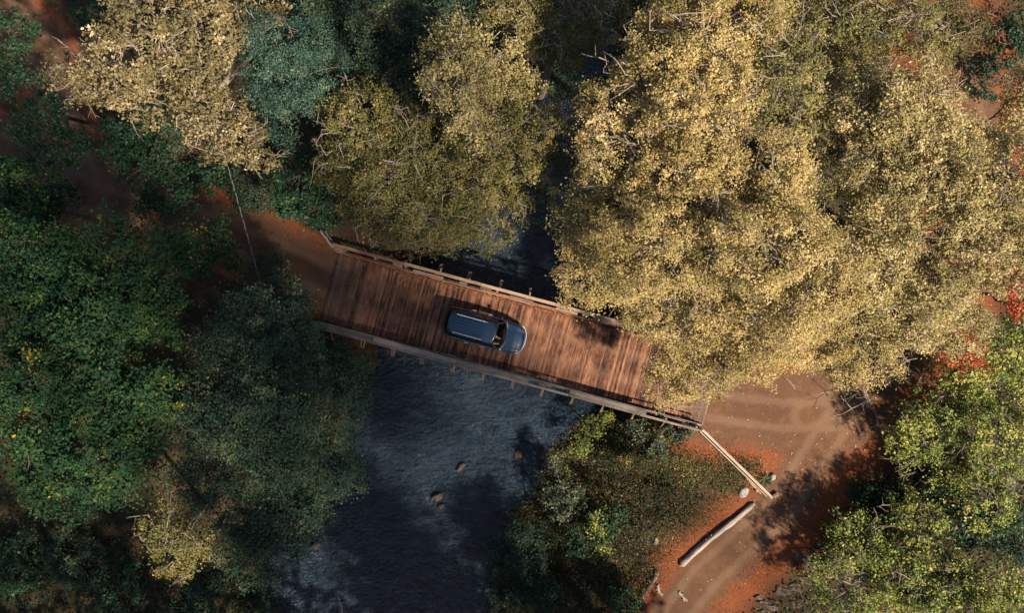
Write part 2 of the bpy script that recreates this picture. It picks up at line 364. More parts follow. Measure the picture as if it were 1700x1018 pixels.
L.new(r.outputs[0], p.inputs['Base Color'])
bp = t.nodes.new('ShaderNodeBump'); bp.inputs['Strength'].default_value = 1.0; bp.inputs['Distance'].default_value = .9
L.new(mth('ADD', mth('MULTIPLY', n1, mth('ADD', .25, n2)), mth('MULTIPLY', n4, .22)), bp.inputs['Height']); L.new(bp.outputs[0], p.inputs['Normal'])
L.new(p.outputs[0], out.inputs[0])
wo_ = wb.build('river', m); tag(wo_, kind='structure')

# ------------------------------------------------------------------ bridge
def BL(s, q, z=0.0): return (s, q, z)
br = empty('wooden_bridge', (BC[0], BC[1], 0), BA, 'long timber plank bridge with weathered railings crossing the dark river', 'bridge')
DW = 2.13; S0, S1 = -12.0, 12.2
def s_of(u): return (u - 862) / K / math.cos(BA)
d = MB(); s = S0; g = np.random.default_rng(3)
while s < S1 - .02:
    w = min(g.uniform(.095, .15), S1 - s)
    z = g.normal(0, .004)
    d.box((s + w/2, g.normal(0, .02), -.05 + z), (w - .008, 2*DW + g.normal(0, .03), .1), tint=float(np.clip(g.normal(.5, .3), 0, 1)))
    s += w
d.build('deck', M['deck'], br)
e = MB(); e.box((S1 + .06, 0, -.08), (.1, 2*DW + .1, .2)); e.build('end_board', M['rail'], br)
e = MB(); e.box((S0 - .06, 0, -.08), (.1, 2*DW + .1, .2)); e.build('end_board', M['beam'], br)
for q in (-1.7, -.85, 0, .85, 1.7):
    e = MB(); e.box(((S0+S1)/2, q, -.36), (S1 - S0 - .2, .3, .5)); e.build('stringer', M['beam'], br)
for sx in (-6.2, 4.4):
    e = MB(); e.box((sx, 0, -.75), (.4, 4.6, .28))
    for q in (-1.9, -.65, .65, 1.9): e.tube([(sx, q, -5.3), (sx, q, -.9)], .17, 10)
    e.bar((sx+.2, -1.9, -3.9), (sx+.2, 1.9, -1.2), .08, .22); e.bar((sx-.2, 1.9, -3.9), (sx-.2, -1.9, -1.2), .08, .22)
    e.build('pier', M['beam'], br)
for sx in (S0 + .1, S1 - .1):
    e = MB()
    for k in range(5): e.box((sx, 0, -.3 - .42*k), (.35 + .02*(k % 2), 4.7, .4), tint=g.random())
    e.build('abutment', M['beam'], br)
SP = 49.6 / K / math.cos(BA) * 1.0
def railing(sg, matr, first, last, label):
    rl = bpy.data.objects.new('railing', None); link(rl, br); rl['label'] = label
    g = np.random.default_rng(11 + int(sg > 0))
    sgn = sg
    n = int((last - first) / SP) + 1
    for k in range(n):
        s = first + k*SP + g.normal(0, .02)
        e = MB(); e.box((s, sgn*2.40, .22), (.12, .12, 1.5)); e.build('post', M['railgrey'] if sg < 0 else M['rail'], rl)
        e = MB(); e.box((s+.11, sgn*2.56, -.16), (.08, 1.16 + g.normal(0, .03), .12)); e.build('outrigger', M['rail'], rl)
        e = MB(); e.bar((s+.01 + g.normal(0,.02), sgn*3.12, -.06), (s+.01, sgn*2.50, .86), .06, .08); e.build('brace', M['rail'], rl)
    # outer top rail: long butt-jointed timbers, slightly crooked
    e = MB(); s = S0 - .35
    while s < S1 + .25:
        L_ = min(g.uniform(3.4, 5.2), S1 + .3 - s); j = g.normal(0, .012)
        e.bar((s, sgn*(2.54) + j, .985), (s + L_ - .015, sgn*2.54 + g.normal(0, .012), .985), .14 if sg < 0 else .19, .08, tint=g.random()); s += L_
    e.build('top_rail', matr, rl, bevel=.012)
    # inner rail (a thin board on edge) and kerb timber
    e = MB(); s = S0
    while s < S1:
        L_ = min(g.uniform(3.5, 5), S1 - s)
        e.bar((s, sgn*2.17, .93), (s + L_ - .02, sgn*2.17 + g.normal(0,.01), .93), .045, .14, tint=g.random()); s += L_
    e.build('inner_rail', matr, rl)
    e = MB(); s = S0
    while s < S1:
        L_ = min(g.uniform(3.5, 5), S1 - s)
        e.bar((s, sgn*2.26, .12), (s + L_ - .02, sgn*2.26, .12), .14, .2, tint=g.random()); s += L_
    e.build('kerb_timber', M['deck'] if sg > 0 else matr, rl)
    # wide cap planks lying between the rails: several are broken or missing
    if sg < 0: spans = [(S0 - .4, s_of(640)), (s_of(641), s_of(775)), (s_of(776), s_of(893)), (s_of(960), s_of(1085)), (s_of(911), s_of(930))]
    else: spans = [(S0 - .2, S0 + .45), (s_of(640), s_of(655)), (s_of(673), s_of(722)), (s_of(748), s_of(760)), (s_of(782), s_of(800)), (s_of(830), s_of(868)), (s_of(905), s_of(940)), (s_of(965), s_of(1075)), (s_of(1076), S1)]
    for i, (a_, b_) in enumerate(spans):
        wd = .27 if sg < 0 else (.16 if i not in (0, 7, 8) else .24)
        if sg < 0 and i == 4: wd = .14
        qc = 2.325 if sg < 0 else 2.325 + (.02*math.sin(i*2.1))
        e = MB(); nn = 3 if b_ - a_ > 1 else 1
        yy = sgn*qc + g.normal(0, .008)
        e.bar((a_, yy + g.normal(0, .01), 1.035), (b_, yy, 1.035), wd, .05, tint=g.random())
        e.build('cap_plank', matr, rl, bevel=.008)
    return rl
dm = M['deck'].node_tree; pr_ = [n for n in dm.nodes if n.type == 'BSDF_PRINCIPLED'][0]; src_ = pr_.inputs['Base Color'].links[0].from_socket
def N2(ty, **k):
    n = dm.nodes.new(ty)
    for a_, b_ in k.items(): setattr(n, a_, b_)
    return n
tc2 = N2('ShaderNodeTexCoord'); sx = N2('ShaderNodeSeparateXYZ'); dm.links.new(tc2.outputs['Object'], sx.inputs[0])
ab = N2('ShaderNodeMath', operation='ABSOLUTE'); dm.links.new(sx.outputs[1], ab.inputs[0])
sb = N2('ShaderNodeMath', operation='SUBTRACT'); sb.inputs[1].default_value = .8; dm.links.new(ab.outputs[0], sb.inputs[0])
a2 = N2('ShaderNodeMath', operation='ABSOLUTE'); dm.links.new(sb.outputs[0], a2.inputs[0])
nw = N2('ShaderNodeTexNoise'); nw.inputs['Scale'].default_value = 3.0; nw.inputs['Detail'].default_value = 8; dm.links.new(tc2.outputs['Object'], nw.inputs['Vector'])
a3 = N2('ShaderNodeMath', operation='ADD'); dm.links.new(a2.outputs[0], a3.inputs[0]); dm.links.new(nw.outputs['Fac'], a3.inputs[1])
mr_ = N2('ShaderNodeMapRange'); mr_.inputs[1].default_value = 1.0; mr_.inputs[2].default_value = .45; mr_.inputs[4].default_value = .42; dm.links.new(a3.outputs[0], mr_.inputs[0])
mx_ = N2('ShaderNodeMix', data_type='RGBA', blend_type='MIX'); dm.links.new(mr_.outputs[0], mx_.inputs[0]); dm.links.new(src_, mx_.inputs[6]); mx_.inputs[7].default_value = (.19,.102,.062,1)
dm.links.new(mx_.outputs[2], pr_.inputs['Base Color'])
railing(1, M['rail'], s_of(560), S1 - .3, 'tan railing with gaps between broken cap planks')
railing(-1, M['railgrey'], s_of(572), S1 - .2, 'grey mossy railing with one cap plank missing')

def rail_fence(name, label, p0, p1, z0, z1, nposts, mt, lower=True, seed=1, double=True):
    """splayed wing fence at a bridge corner"""
    P0, P1 = np.array(p0), np.array(p1); g = np.random.default_rng(seed)
    ang = math.atan2(P1[1]-P0[1], P1[0]-P0[0]); Ln = float(np.hypot(*(P1-P0)[:2]))
    r = empty(name, (P0[0], P0[1], 0), ang, label, 'fence')
    e = MB(); e.bar((0, 0, z0), (Ln, 0, z1), .15, .09, .8); e.build('top_rail', mt, r, bevel=.01)
    if lower: e = MB(); e.bar((.1, -.16, z0 - .42), (Ln - .2, -.16, z1 - .38), .06, .17, .9); e.build('lower_rail', mt, r)
    for k in range(nposts):
        x = Ln * (k + .15) / (nposts - .2); zt = z0 + (z1-z0)*x/Ln - .05
        wx, wy = P0[0] + math.cos(ang)*x, P0[1] + math.sin(ang)*x
        gz = TZ(wx, wy) - .3
        e = MB(); e.box((x, -.02, (zt + gz)/2), (.13, .12, zt - gz)); e.build('post', mt, r)
    return r
M['palewood'] = wood('pale_split_timber', [(.25, (.16,.10,.07)), (.5, (.32,.22,.16)), (.8, (.50,.38,.29))], (.8, 12, 12), 1.6)
rail_fence('wing_fence', 'pale two rail timber fence splaying from the bridge end down to the dirt path', PX(1166,714,1)[:2], PX(1283,828,.9)[:2], 1.0, .85, 4, M['palewood'])
rail_fence('wing_fence', 'short dark timber fence splaying from the shaded far end of the bridge', PX(553,411,1)[:2], PX(531,383,.9)[:2], 1.0, .85, 2, M['railgrey'], seed=2)

# ------------------------------------------------------------------ car
M['paint'] = simple('dark_blue_car_paint', (.003,.015,.038), .14, 0.0, .6, 1.0)
M['chrome'] = simple('chrome', (.75,.77,.80), .14, 1.0)
M['satin'] = simple('satin_aluminium', (.72,.74,.78), .38, .35)
M['rubber'] = simple('black_rubber', (.012,.012,.013), .7)
M['trim'] = simple('black_trim', (.008,.009,.011), .35)
M['cowl'] = simple('grey_cowl_plastic', (.12,.13,.15), .5)
M['lamp'] = simple('clear_lamp_lens', (.55,.60,.66), .08, 0, .8, 1)
M['redlamp'] = simple('red_lamp_lens', (.25,.008,.008), .15, 0, .6, 1)
M['seat'] = simple('dark_green_grey_upholstery', (.018,.034,.032), .8)
M['dash'] = simple('dark_dashboard', (.012,.020,.020), .5)
M['yellow'] = simple('yellow_jacket_fabric', (.60,.33,.015), .8)
M['skin'] = simple('skin', (.45,.27,.18), .55)
M['hair'] = simple('brown_hair', (.04,.022,.012), .6)
M['denim'] = simple('dark_trousers', (.02,.025,.04), .85)
m, t, out = mat('tinted_glass'); L = t.links
gl = t.nodes.new('ShaderNodeBsdfGlossy'); gl.inputs['Roughness'].default_value = .02; gl.inputs[0].default_value = (.8,.9,1,1)
tp = t.nodes.new('ShaderNodeBsdfTransparent'); tp.inputs[0].default_value = (.86,.92,.88,1)
fr = t.nodes.new('ShaderNodeFresnel'); fr.inputs[0].default_value = 1.5; mx = t.nodes.new('ShaderNodeMixShader')
L.new(fr.outputs[0], mx.inputs[0]); L.new(tp.outputs[0], mx.inputs[1]); L.new(gl.outputs[0], mx.inputs[2]); L.new(mx.outputs[0], out.inputs[0]); M['windscreen'] = m
m, t, out = mat('privacy_glass'); L = t.links
p = t.nodes.new('ShaderNodeBsdfPrincipled'); p.inputs['Base Color'].default_value = (.004,.006,.008,1); p.inputs['Roughness'].default_value = .04
L.new(p.outputs[0], out.inputs[0]); M['privacy'] = m

CX, CY, _ = PX(806, 549.5, 1.1)
car = empty('estate_car', (CX, CY, .012), math.radians(-15.4), 'long dark blue estate car with chrome roof rails, driving across the plank bridge', 'car')
def fl(x, pts): return float(np.interp(x, [p[0] for p in pts], [p[1] for p in pts]))
HW = [(-2.45,.74),(-2.42,.82),(-2.32,.90),(-2.1,.94),(-1.2,.965),(.6,.965),(1.3,.94),(1.8,.90),(2.1,.83),(2.25,.74),(2.37,.58),(2.44,.40)]
BZ = [(-2.45,.95),(-2.3,1.10),(-1,1.12),(.9,1.10),(1.25,1.10),(1.8,1.04),(2.15,.96),(2.35,.86),(2.44,.74)]
WX = (-1.45, 1.50); WR = .37
def station(x, cabin):
    w = fl(x, HW); zb = fl(x, BZ); lo = .32
    for q in WX:
        dx = abs(x - q)
        if dx < .45: lo = max(lo, .34 + math.sqrt(.45**2 - dx**2))
    lo = min(lo, zb - .2)
    P = [(w*.95, lo), (w*.985, lo + (zb-lo)*.2), (w, lo + (zb-lo)*.45), (w*.995, lo + (zb-lo)*.7), (w*.975, zb - .09), (w*.955, zb - .03), (w*.92, zb)]
    if cabin: P += [(w*.90, zb - .02), (w*.89, zb - .15)]
    else: P += [(w*.80, zb + .022), (w*.74, zb + .014), (w*.45, zb + .045), (0, zb + .055)]
    return P
def shell(xs, cabin):
    e = MB(); G = []
    for x in xs:
        P = station(x, cabin)
        G.append(P)
    if cabin:
        e.grid([[(x, y, z) for y, z in P] for x, P in zip(xs, G)]); e.grid([[(x, -y, z) for y, z in P] for x, P in zip(xs, G)], flip=True)
    else:
        e.grid([[(x, y, z) for y, z in P] + [(x, -y, z) for y, z in P[-2::-1]] for x, P in zip(xs, G)])
    return e
e = shell(np.concatenate([np.arange(-2.25, 1.2, .05), [1.2]]), True)
# rear end closing panel and tub floor
G = []
for z in np.linspace(.35, 1.1, 6): G.append([( -2.45 + .20*(1-math.cos(max(0, (abs(y)-.5)/.38)*1.2)) - .03*math.sin((z-.35)*4), y, z) for y in np.linspace(-.85, .85, 13)])
e.grid(G); e.box((-.5, 0, .36), (3.6, 1.6, .06))
xs = np.array([-2.45,-2.43,-2.4,-2.36,-2.3,-2.25]); e2 = shell(xs, True); e.add(e2.v, e2.f)
body = e.build('body', M['paint'], car, smooth=True)
sm = body.modifiers.new('thick', 'SOLIDIFY'); sm.thickness = .015
e = shell(np.concatenate([np.arange(1.2, 2.44, .05), [2.44]]), False)
e.box((1.95, 0, .42), (.9, 1.1, .1))
bon = e.build('bonnet', M['paint'], car, smooth=True)
for sg in (-1, 1):
    e = MB(); e.tube([(x, sg*fl(x, HW)*.86, fl(x, BZ) + .018) for x in np.linspace(1.28, 2.30, 16)], .009, 5); e.build('bonnet_seam', M['trim'], car)
    e = MB(); e.tube([(x, sg*(.30 + .10*(x-1.3)/1.0), fl(x, BZ) + .052 - .012*((x-1.3))) for x in np.linspace(1.38, 2.25, 12)], .012, 5); e.build('bonnet_crease', M['paint'], car)
# front face: bumper, grille, headlights
def curve_x(y, x0=2.46, k=.30): return x0 - k*(abs(y)/.86)**2.6
ys = np.linspace(-.84, .84, 25)
def band(z0, z1, x0, k, mt, name, y0=-.84, y1=.84, th=.05):
    e = MB(); yy = np.linspace(y0, y1, 21)
    F = [[(curve_x(y, x0, k), y, z) for y in yy] for z in (z0, z1)]
    B = [[(curve_x(y, x0, k) - th, y, z) for y in yy] for z in (z0, z1)]
    e.grid([B[0], F[0], F[1], B[1], B[0]]); return e.build(name, mt, car, smooth=False)
band(.36, .58, 2.50, .34, M['paint'], 'front_bumper', th=.12)
band(.58, .615, 2.515, .36, M['satin'], 'bumper_strip', -.86, .86, .07)
band(.62, .80, 2.46, .30, M['trim'], 'grille', -.40, .40, .06)
band(.80, .83, 2.475, .32, M['chrome'], 'grille_trim', -.42, .42, .06)
for sg in (-1, 1):
    e = MB(); F = []
    for z in (.63, .72, .82): F.append([(curve_x(sg*y, 2.455 - (z-.63)*.35, .34), sg*y, z) for y in np.linspace(.44, .80, 8)])
    e.grid(F, flip=sg > 0); h = e.build('headlight', M['lamp'], car, smooth=True); s_ = h.modifiers.new('t', 'SOLIDIFY'); s_.thickness = .05
    e = MB(); e.box((-2.40, sg*.72, .86), (.10, .14, .34), tint=.5, taper=.01); e.build('tail_lamp', M['redlamp'], car, bevel=.02)
e = MB(); e.grid([[(-2.44 - d_, y, z) for y in np.linspace(-.80, .80, 9)] for z, d_ in ((.36, .02), (.40, .09), (.56, .10), (.60, .03))]); rb = e.build('rear_bumper', M['trim'], car)
s_ = rb.modifiers.new('t', 'SOLIDIFY'); s_.thickness = .05
# greenhouse
def belt(x, sg): return np.array([x, sg*fl(x, HW)*.90, fl(x, BZ) + .005])
RW = [(-2.22,.57),(-2.1,.61),(-1.2,.635),(0,.635),(.45,.62),(.60,.585)]
RZ = [(-2.22,1.70),(-2.0,1.76),(-1,1.81),(0,1.80),(.45,1.745),(.60,1.71)]
def rooftop(x, sg): return np.array([x, sg*fl(x, RW), fl(x, RZ) - .02])
e = MB(); G = []
for x in np.concatenate([[-2.22, -2.17], np.linspace(-2.1, .45, 30), [.52, .60]]):
    w = fl(x, RW); z = fl(x, RZ); row = []
    for q in np.linspace(-1, 1, 41):
        rib = .022 * max(0, math.cos(q*math.pi*7)) if abs(q) < .66 and -2.0 < x < -.15 else 0
        fx = x + (.09*(1 - q*q) if x > .4 else 0) - (.05*(1 - q*q) if x < -2.15 else 0)
        row.append((fx, q*w, z + .06*(1 - abs(q)**2.4) - .02 + rib))
    G.append(row)
e.grid(G); ro = e.build('roof', M['paint'], car, smooth=True); s_ = ro.modifiers.new('t', 'SOLIDIFY'); s_.thickness = .03
for sg in (-1, 1):
    # lower end leans outward to the belt; windows between black pillars
    for (x0, x1, n_) in ((-2.12, -1.22, 'rear_side_window'), (-1.14, -.28, 'side_window'), (-.20, .78, 'side_window')):
        e = MB(); F = []
        for q in (0, .33, .66, 1):
            row = []
            for x in np.linspace(x0, x1, 7):
                xr = min(x, .52) if x1 > .5 else x
                a_ = belt(x, sg); b_ = rooftop(xr, sg); pnt = a_*(1-q) + b_*q; pnt[1] += sg*.025*math.sin(q*math.pi); row.append(pnt)
            F.append(row)
        e.grid(F, flip=sg < 0); o = e.build(n_, M['privacy'], car, smooth=True); s_ = o.modifiers.new('t', 'SOLIDIFY'); s_.thickness = .012
    for (xa, xb, wd) in ((-2.2, -2.17, .09), (-1.18, -1.18, .09), (-.24, -.24, .09)):
        e = MB(); a_ = belt(xa, sg); b_ = rooftop(xb, sg); mid = (a_+b_)/2 + np.array([0, sg*.03, 0])
        e.bar(a_, mid, wd, .03); e.bar(mid, b_, wd, .03); e.build('pillar', M['trim'], car)
    e = MB(); a_ = np.array([1.10, sg*.84, 1.10]); b_ = np.array([.56, sg*.63, 1.70]); e.tube([a_, (a_+b_)/2 + np.array([.05, sg*.02, .04]), b_], .035, 8); e.build('windscreen_pillar', M['paint'], car, smooth=True)
    # chrome belt strip
    e = MB(); e.tube([belt(x, sg) + np.array([0, sg*.03, -.01]) for x in np.linspace(-2.2, .95, 14)], .011, 6); e.build('belt_strip', M['satin'], car)
    # roof rail
    rl = MB(); xs_ = np.linspace(-1.95, .0, 12)
    rl.tube([(x, sg*.545, fl(x, RZ) + (.075 if 0 < i < 11 else .02)) for i, x in enumerate(xs_)], .022, 8); r_ = rl.build('roof_rail', M['satin'], car, smooth=True)
    for x in (-1.9, -1.0, -.1): f_ = MB(); f_.box((x, sg*.545, fl(x, RZ) + .03), (.12, .05, .07)); f_.build('rail_foot', M['trim'], r_)
    # door handles
    for x in (-.95, .02):
        e = MB(); w = fl(x, HW)
        e.tube([(x-.11, sg*(w+.005), .93), (x-.09, sg*(w+.05), .935), (x+.09, sg*(w+.05), .935), (x+.11, sg*(w+.005), .93)], .016, 8); e.build('door_handle', M['satin'], car, smooth=True)
    # mirror
    e = MB(); G = []
    for i in range(7):
        a1 = i/6*math.pi; G.append([(0.72 + .06*math.cos(a1)*1.0 + .0, sg*(.98 + .10*math.sin(b1)*1.0 if True else 0), 1.13 + .075*math.cos(b1)*math.sin(a1)) for b1 in np.linspace(0, 2*math.pi, 11)])
    e.rock((.74, sg*1.03, 1.14), (.07, .12, .08), 4, sub=8); e.bar((.78, sg*.86, 1.10), (.76, sg*.98, 1.12), .06, .04); e.build('wing_mirror', M['paint'], car, smooth=True)
    # wheels
    for x in WX:
        wh = bpy.data.objects.new('wheel', None); link(wh, car); wh.location = (x, sg*.845, WR)
        T_ = MB(); prof = [(.20, -.10), (.33, -.11), (.365, -.08), (.37, 0), (.365, .08), (.33, .11), (.20, .10)]
        T_.grid([[(r_2*math.cos(a_), sg*y_, r_2*math.sin(a_)) for r_2, y_ in prof] for a_ in np.linspace(0, 2*math.pi, 33)]); T_.build('tyre', M['rubber'], wh, smooth=True)
        R_ = MB(); R_.grid([[(r_2*math.cos(a_), sg*y_, r_2*math.sin(a_)) for r_2, y_ in ((.245,.095),(.22,.085),(.20,.03),(.06,.05),(0,.055))] for a_ in np.linspace(0, 2*math.pi, 33)])
        for k in range(5):
            a_ = k*2*math.pi/5; R_.bar((.04*math.cos(a_), sg*.075, .04*math.sin(a_)), (.23*math.cos(a_), sg*.09, .23*math.sin(a_)), .03, .05)
        R_.build('rim', M['chrome'], wh, smooth=False)
# windscreen, cowl, wipers
e = MB(); G = []
for q in np.linspace(0, 1, 7):
    row = []
    for y in np.linspace(-1, 1, 15):
        xb = 1.30 - .20*y*y; xt = .68 - .10*y*y
        row.append((xb*(1-q) + xt*q + .04*math.sin(q*math.pi), y*(.80*(1-q) + .62*q), 1.115*(1-q) + 1.735*q - .03*y*y*q))
    G.append(row)
e.grid(G, flip=True); ws = e.build('windscreen', M['windscreen'], car, smooth=True)
e = MB(); e.grid([[(1.30 - .20*y*y + dx, y*.82, 1.13 + dz) for y in np.linspace(-1, 1, 15)] for dx, dz in ((-.03, -.03), (-.01, 0.0), (.045, .012), (.065, -.02))]); cw = e.build('cowl', M['cowl'], car, smooth=True)
for y0, y1 in ((-.55, .05), (.10, .62)):
    e = MB(); e.tube([(1.26, y0, 1.17), (1.20, (y0+y1)/2, 1.20), (1.19 - .1*y1, y1, 1.20)], .009, 6); e.build('wiper', M['trim'], car)
# rear window
e = MB(); e.grid([[(-2.40 + .13*q + .10*y*y*(1-q*.3), y*(.74*(1-q) + .58*q), 1.10*(1-q) + 1.66*q) for y in np.linspace(-1, 1, 9)] for q in (0, .5, 1)]); o = e.build('rear_window', M['privacy'], car, smooth=True)
s_ = o.modifiers.new('t', 'SOLIDIFY'); s_.thickness = .012
# interior
e = MB(); e.grid([[(x, y, z) for y in np.linspace(-.80, .80, 9)] for x, z in ((1.22, 1.10), (1.10, 1.09), (1.03, 1.02), (1.02, .80))]); e.build('dashboard', M['dash'], car, smooth=True)
for sg in (-1, 1):
    sr = bpy.data.objects.new('seat', None); link(sr, car); sr.location = (.30, sg*.38, 0)
    e = MB(); e.box((.10, 0, .66), (.52, .50, .16)); e.build('seat_cushion', M['seat'], sr, bevel=.05)
    e = MB(); e.box((-.24, 0, 1.0), (.14, .48, .62), Matrix.Rotation(math.radians(-14), 3, 'Y')); e.build('seat_back', M['seat'], sr, bevel=.05)
    e = MB(); e.box((-.34, 0, 1.40), (.09, .25, .17)); e.build('headrest', M['seat'], sr, bevel=.03)
e = MB(); e.tube([(.95 + .07*math.sin(a_), -.38 + .18*math.cos(a_), 1.00 + .13*math.sin(a_)) for a_ in np.linspace(0, 2*math.pi, 21)], .014, 6); e.bar((.95, -.55, 1.00), (.95, -.21, 1.00), .03, .03); e.build('steering_wheel', M['trim'], car)
# person at the wheel: one skinned body
def person(root):
    J = [((.02,0,.78),.15),((.0,0,.98),.145),((-.03,0,1.18),.15),((-.01,0,1.30),.10),((.0,0,1.37),.055),((.03,0,1.45),.075),((.05,0,1.53),.085),((.04,0,1.60),.05),
         ((.0,.19,1.26),.065),((.16,.27,1.08),.052),((.40,.20,1.10),.042),((.50,.16,1.12),.035),
         ((.0,-.19,1.26),.065),((.16,-.27,1.08),.052),((.40,-.20,1.10),.042),((.50,-.16,1.12),.035),
         ((.10,.10,.74),.09),((.52,.12,.78),.075),((.74,.12,.50),.055),((.88,.12,.46),.04),
         ((.10,-.10,.74),.09),((.52,-.12,.78),.075),((.74,-.12,.50),.055),((.88,-.12,.46),.04)]
    E = [(0,1),(1,2),(2,3),(3,4),(4,5),(5,6),(6,7),(2,8),(8,9),(9,10),(10,11),(2,12),(12,13),(13,14),(14,15),(0,16),(16,17),(17,18),(18,19),(0,20),(20,21),(21,22),(22,23)]
    def sk(name, idx, grow, mt):
        mp_ = {k: i for i, k in enumerate(idx)}
        me = bpy.data.meshes.new(name); me.from_pydata([J[k][0] for k in idx], [(mp_[a_], mp_[b_]) for a_, b_ in E if a_ in mp_ and b_ in mp_], [])
        o = bpy.data.objects.new(name, me); link(o, root); me.materials.append(mt)
        o.modifiers.new('skin', 'SKIN')
        if not me.skin_vertices: 
            bpy.context.view_layer.objects.active = o
        sv = me.skin_vertices[0].data if me.skin_vertices else []
        for i, k in enumerate(idx):
            if len(sv): sv[i].radius = (J[k][1]+grow, J[k][1]+grow); sv[i].use_root = (i == 0)
        o.modifiers.new('sub', 'SUBSURF').levels = 2; o.modifiers['sub'].render_levels = 2
        return o
    sk('body', list(range(24)), 0, M['skin'])
    sk('jacket', [0,1,2,3,8,9,10,12,13,14], .02, M['yellow'])
    sk('trousers', [0,16,17,18,20,21,22], .012, M['denim'])
    e = MB(); e.rock((.03, 0, 1.56), (.11, .10, .10), 3, sub=10); e.build('hair', M['hair'], root, smooth=True)
    for sg in (-1, 1):
        for k in range(5):
            a0 = np.array([.52, sg*.17, 1.11]) + np.array([0, sg*(.03 - .018*k), .02]) if k < 4 else np.array([.50, sg*.13, 1.12])
            tip = a0 + np.array([.065, 0, -.005]) if k < 4 else a0 + np.array([.04, -sg*.02, .02])
            e = MB(); e.tube([a0, (a0+tip)/2 + np.array([0, 0, .015]), tip + np.array([0, 0, -.03])], [.010, .009, .007], 6)
            e.build('finger', M['skin'], root, smooth=True)
lx, ly = .40, -.38
ca, sa = math.cos(math.radians(-15.4)), math.sin(math.radians(-15.4))
pr = empty('person', (CX + ca*lx - sa*ly, CY + sa*lx + ca*ly, .012), math.radians(-15.4), 'person in a yellow jacket sitting at the wheel, seen through the windscreen', 'person')
pr.location.z = .03
person(pr)

# ------------------------------------------------------------------ trees
SPEC = {  # leaf size, clump radius, leaves per clump, clump area, material, bark, squash
 'gold':   (.098, .44, 84, .22, 'gold', 'bark', .95),
 'pale':   (.105, .44, 76, .22, 'paleolive', 'bark', .95),
 'tan':    (.14, .40, 44, .23, 'tan', 'bark', .8),
 'olive':  (.105, .40, 50, .22, 'olive', 'bark', .8),
 'green':  (.15, .52, 50, .28, 'green', 'darkbark', .7),
 'grey':   (.11, .50, 66, .26, 'greygreen', 'darkbark', .75),
 'lime':   (.14, .46, 42, .25, 'lime', 'bark', .6),
 'emerald':(.15, .42, 34, .26, 'emerald', 'darkbark', .6),
 'teal':   (.12, .46, 95, .42, 'teal', 'darkbark', .6),
 'red':    (.11, .35, 40, .16, 'red', 'darkbark', .6),
 'ivory':  (.13, .36, 34, .20, 'ivory', 'darkbark', .6),
 'far':    (.34, .8, 22, .9, 'green', 'darkbark', .8),
}
def crown_points(lobes, sp, g, dens=1.0):
    ls, cr, nl, ca_, _, _, sq = SPEC[sp]
    CP = []
    for c, r in lobes:
        n = max(6, int(4*np.pi*r*r*.62/ca_*dens))
        D = unit(g.normal(size=(n, 3))); D[:, 2] = np.where(D[:, 2] < -.25, -D[:, 2], D[:, 2])
        ph = g.uniform(0, 6, 6); fr = g.normal(size=(6, 3))*2.6
        bump = 1 + .26*sum(np.sin(D @ fr[i] + ph[i]) for i in range(6))/2.2
        rad = np.where(g.random(n) < .78, g.uniform(.82, 1.06, n), g.uniform(.45, .85, n)) * bump
        P_ = np.array(c) + D * (r * rad)[:, None] * np.array([1, 1, sq])
        nz_ = np.sin(P_[:,0]*2.3 + 1.1*np.sin(P_[:,1]*1.7)) + np.sin(P_[:,1]*2.6 + 1.3*np.sin(P_[:,2]*1.9)) + np.sin(P_[:,2]*2.9 + P_[:,0]*.9)
        P_ = P_[(nz_ > -1.25) | (g.random(n) < .25) | (r < 1.0)]
        CP.append(P_)
    return CP
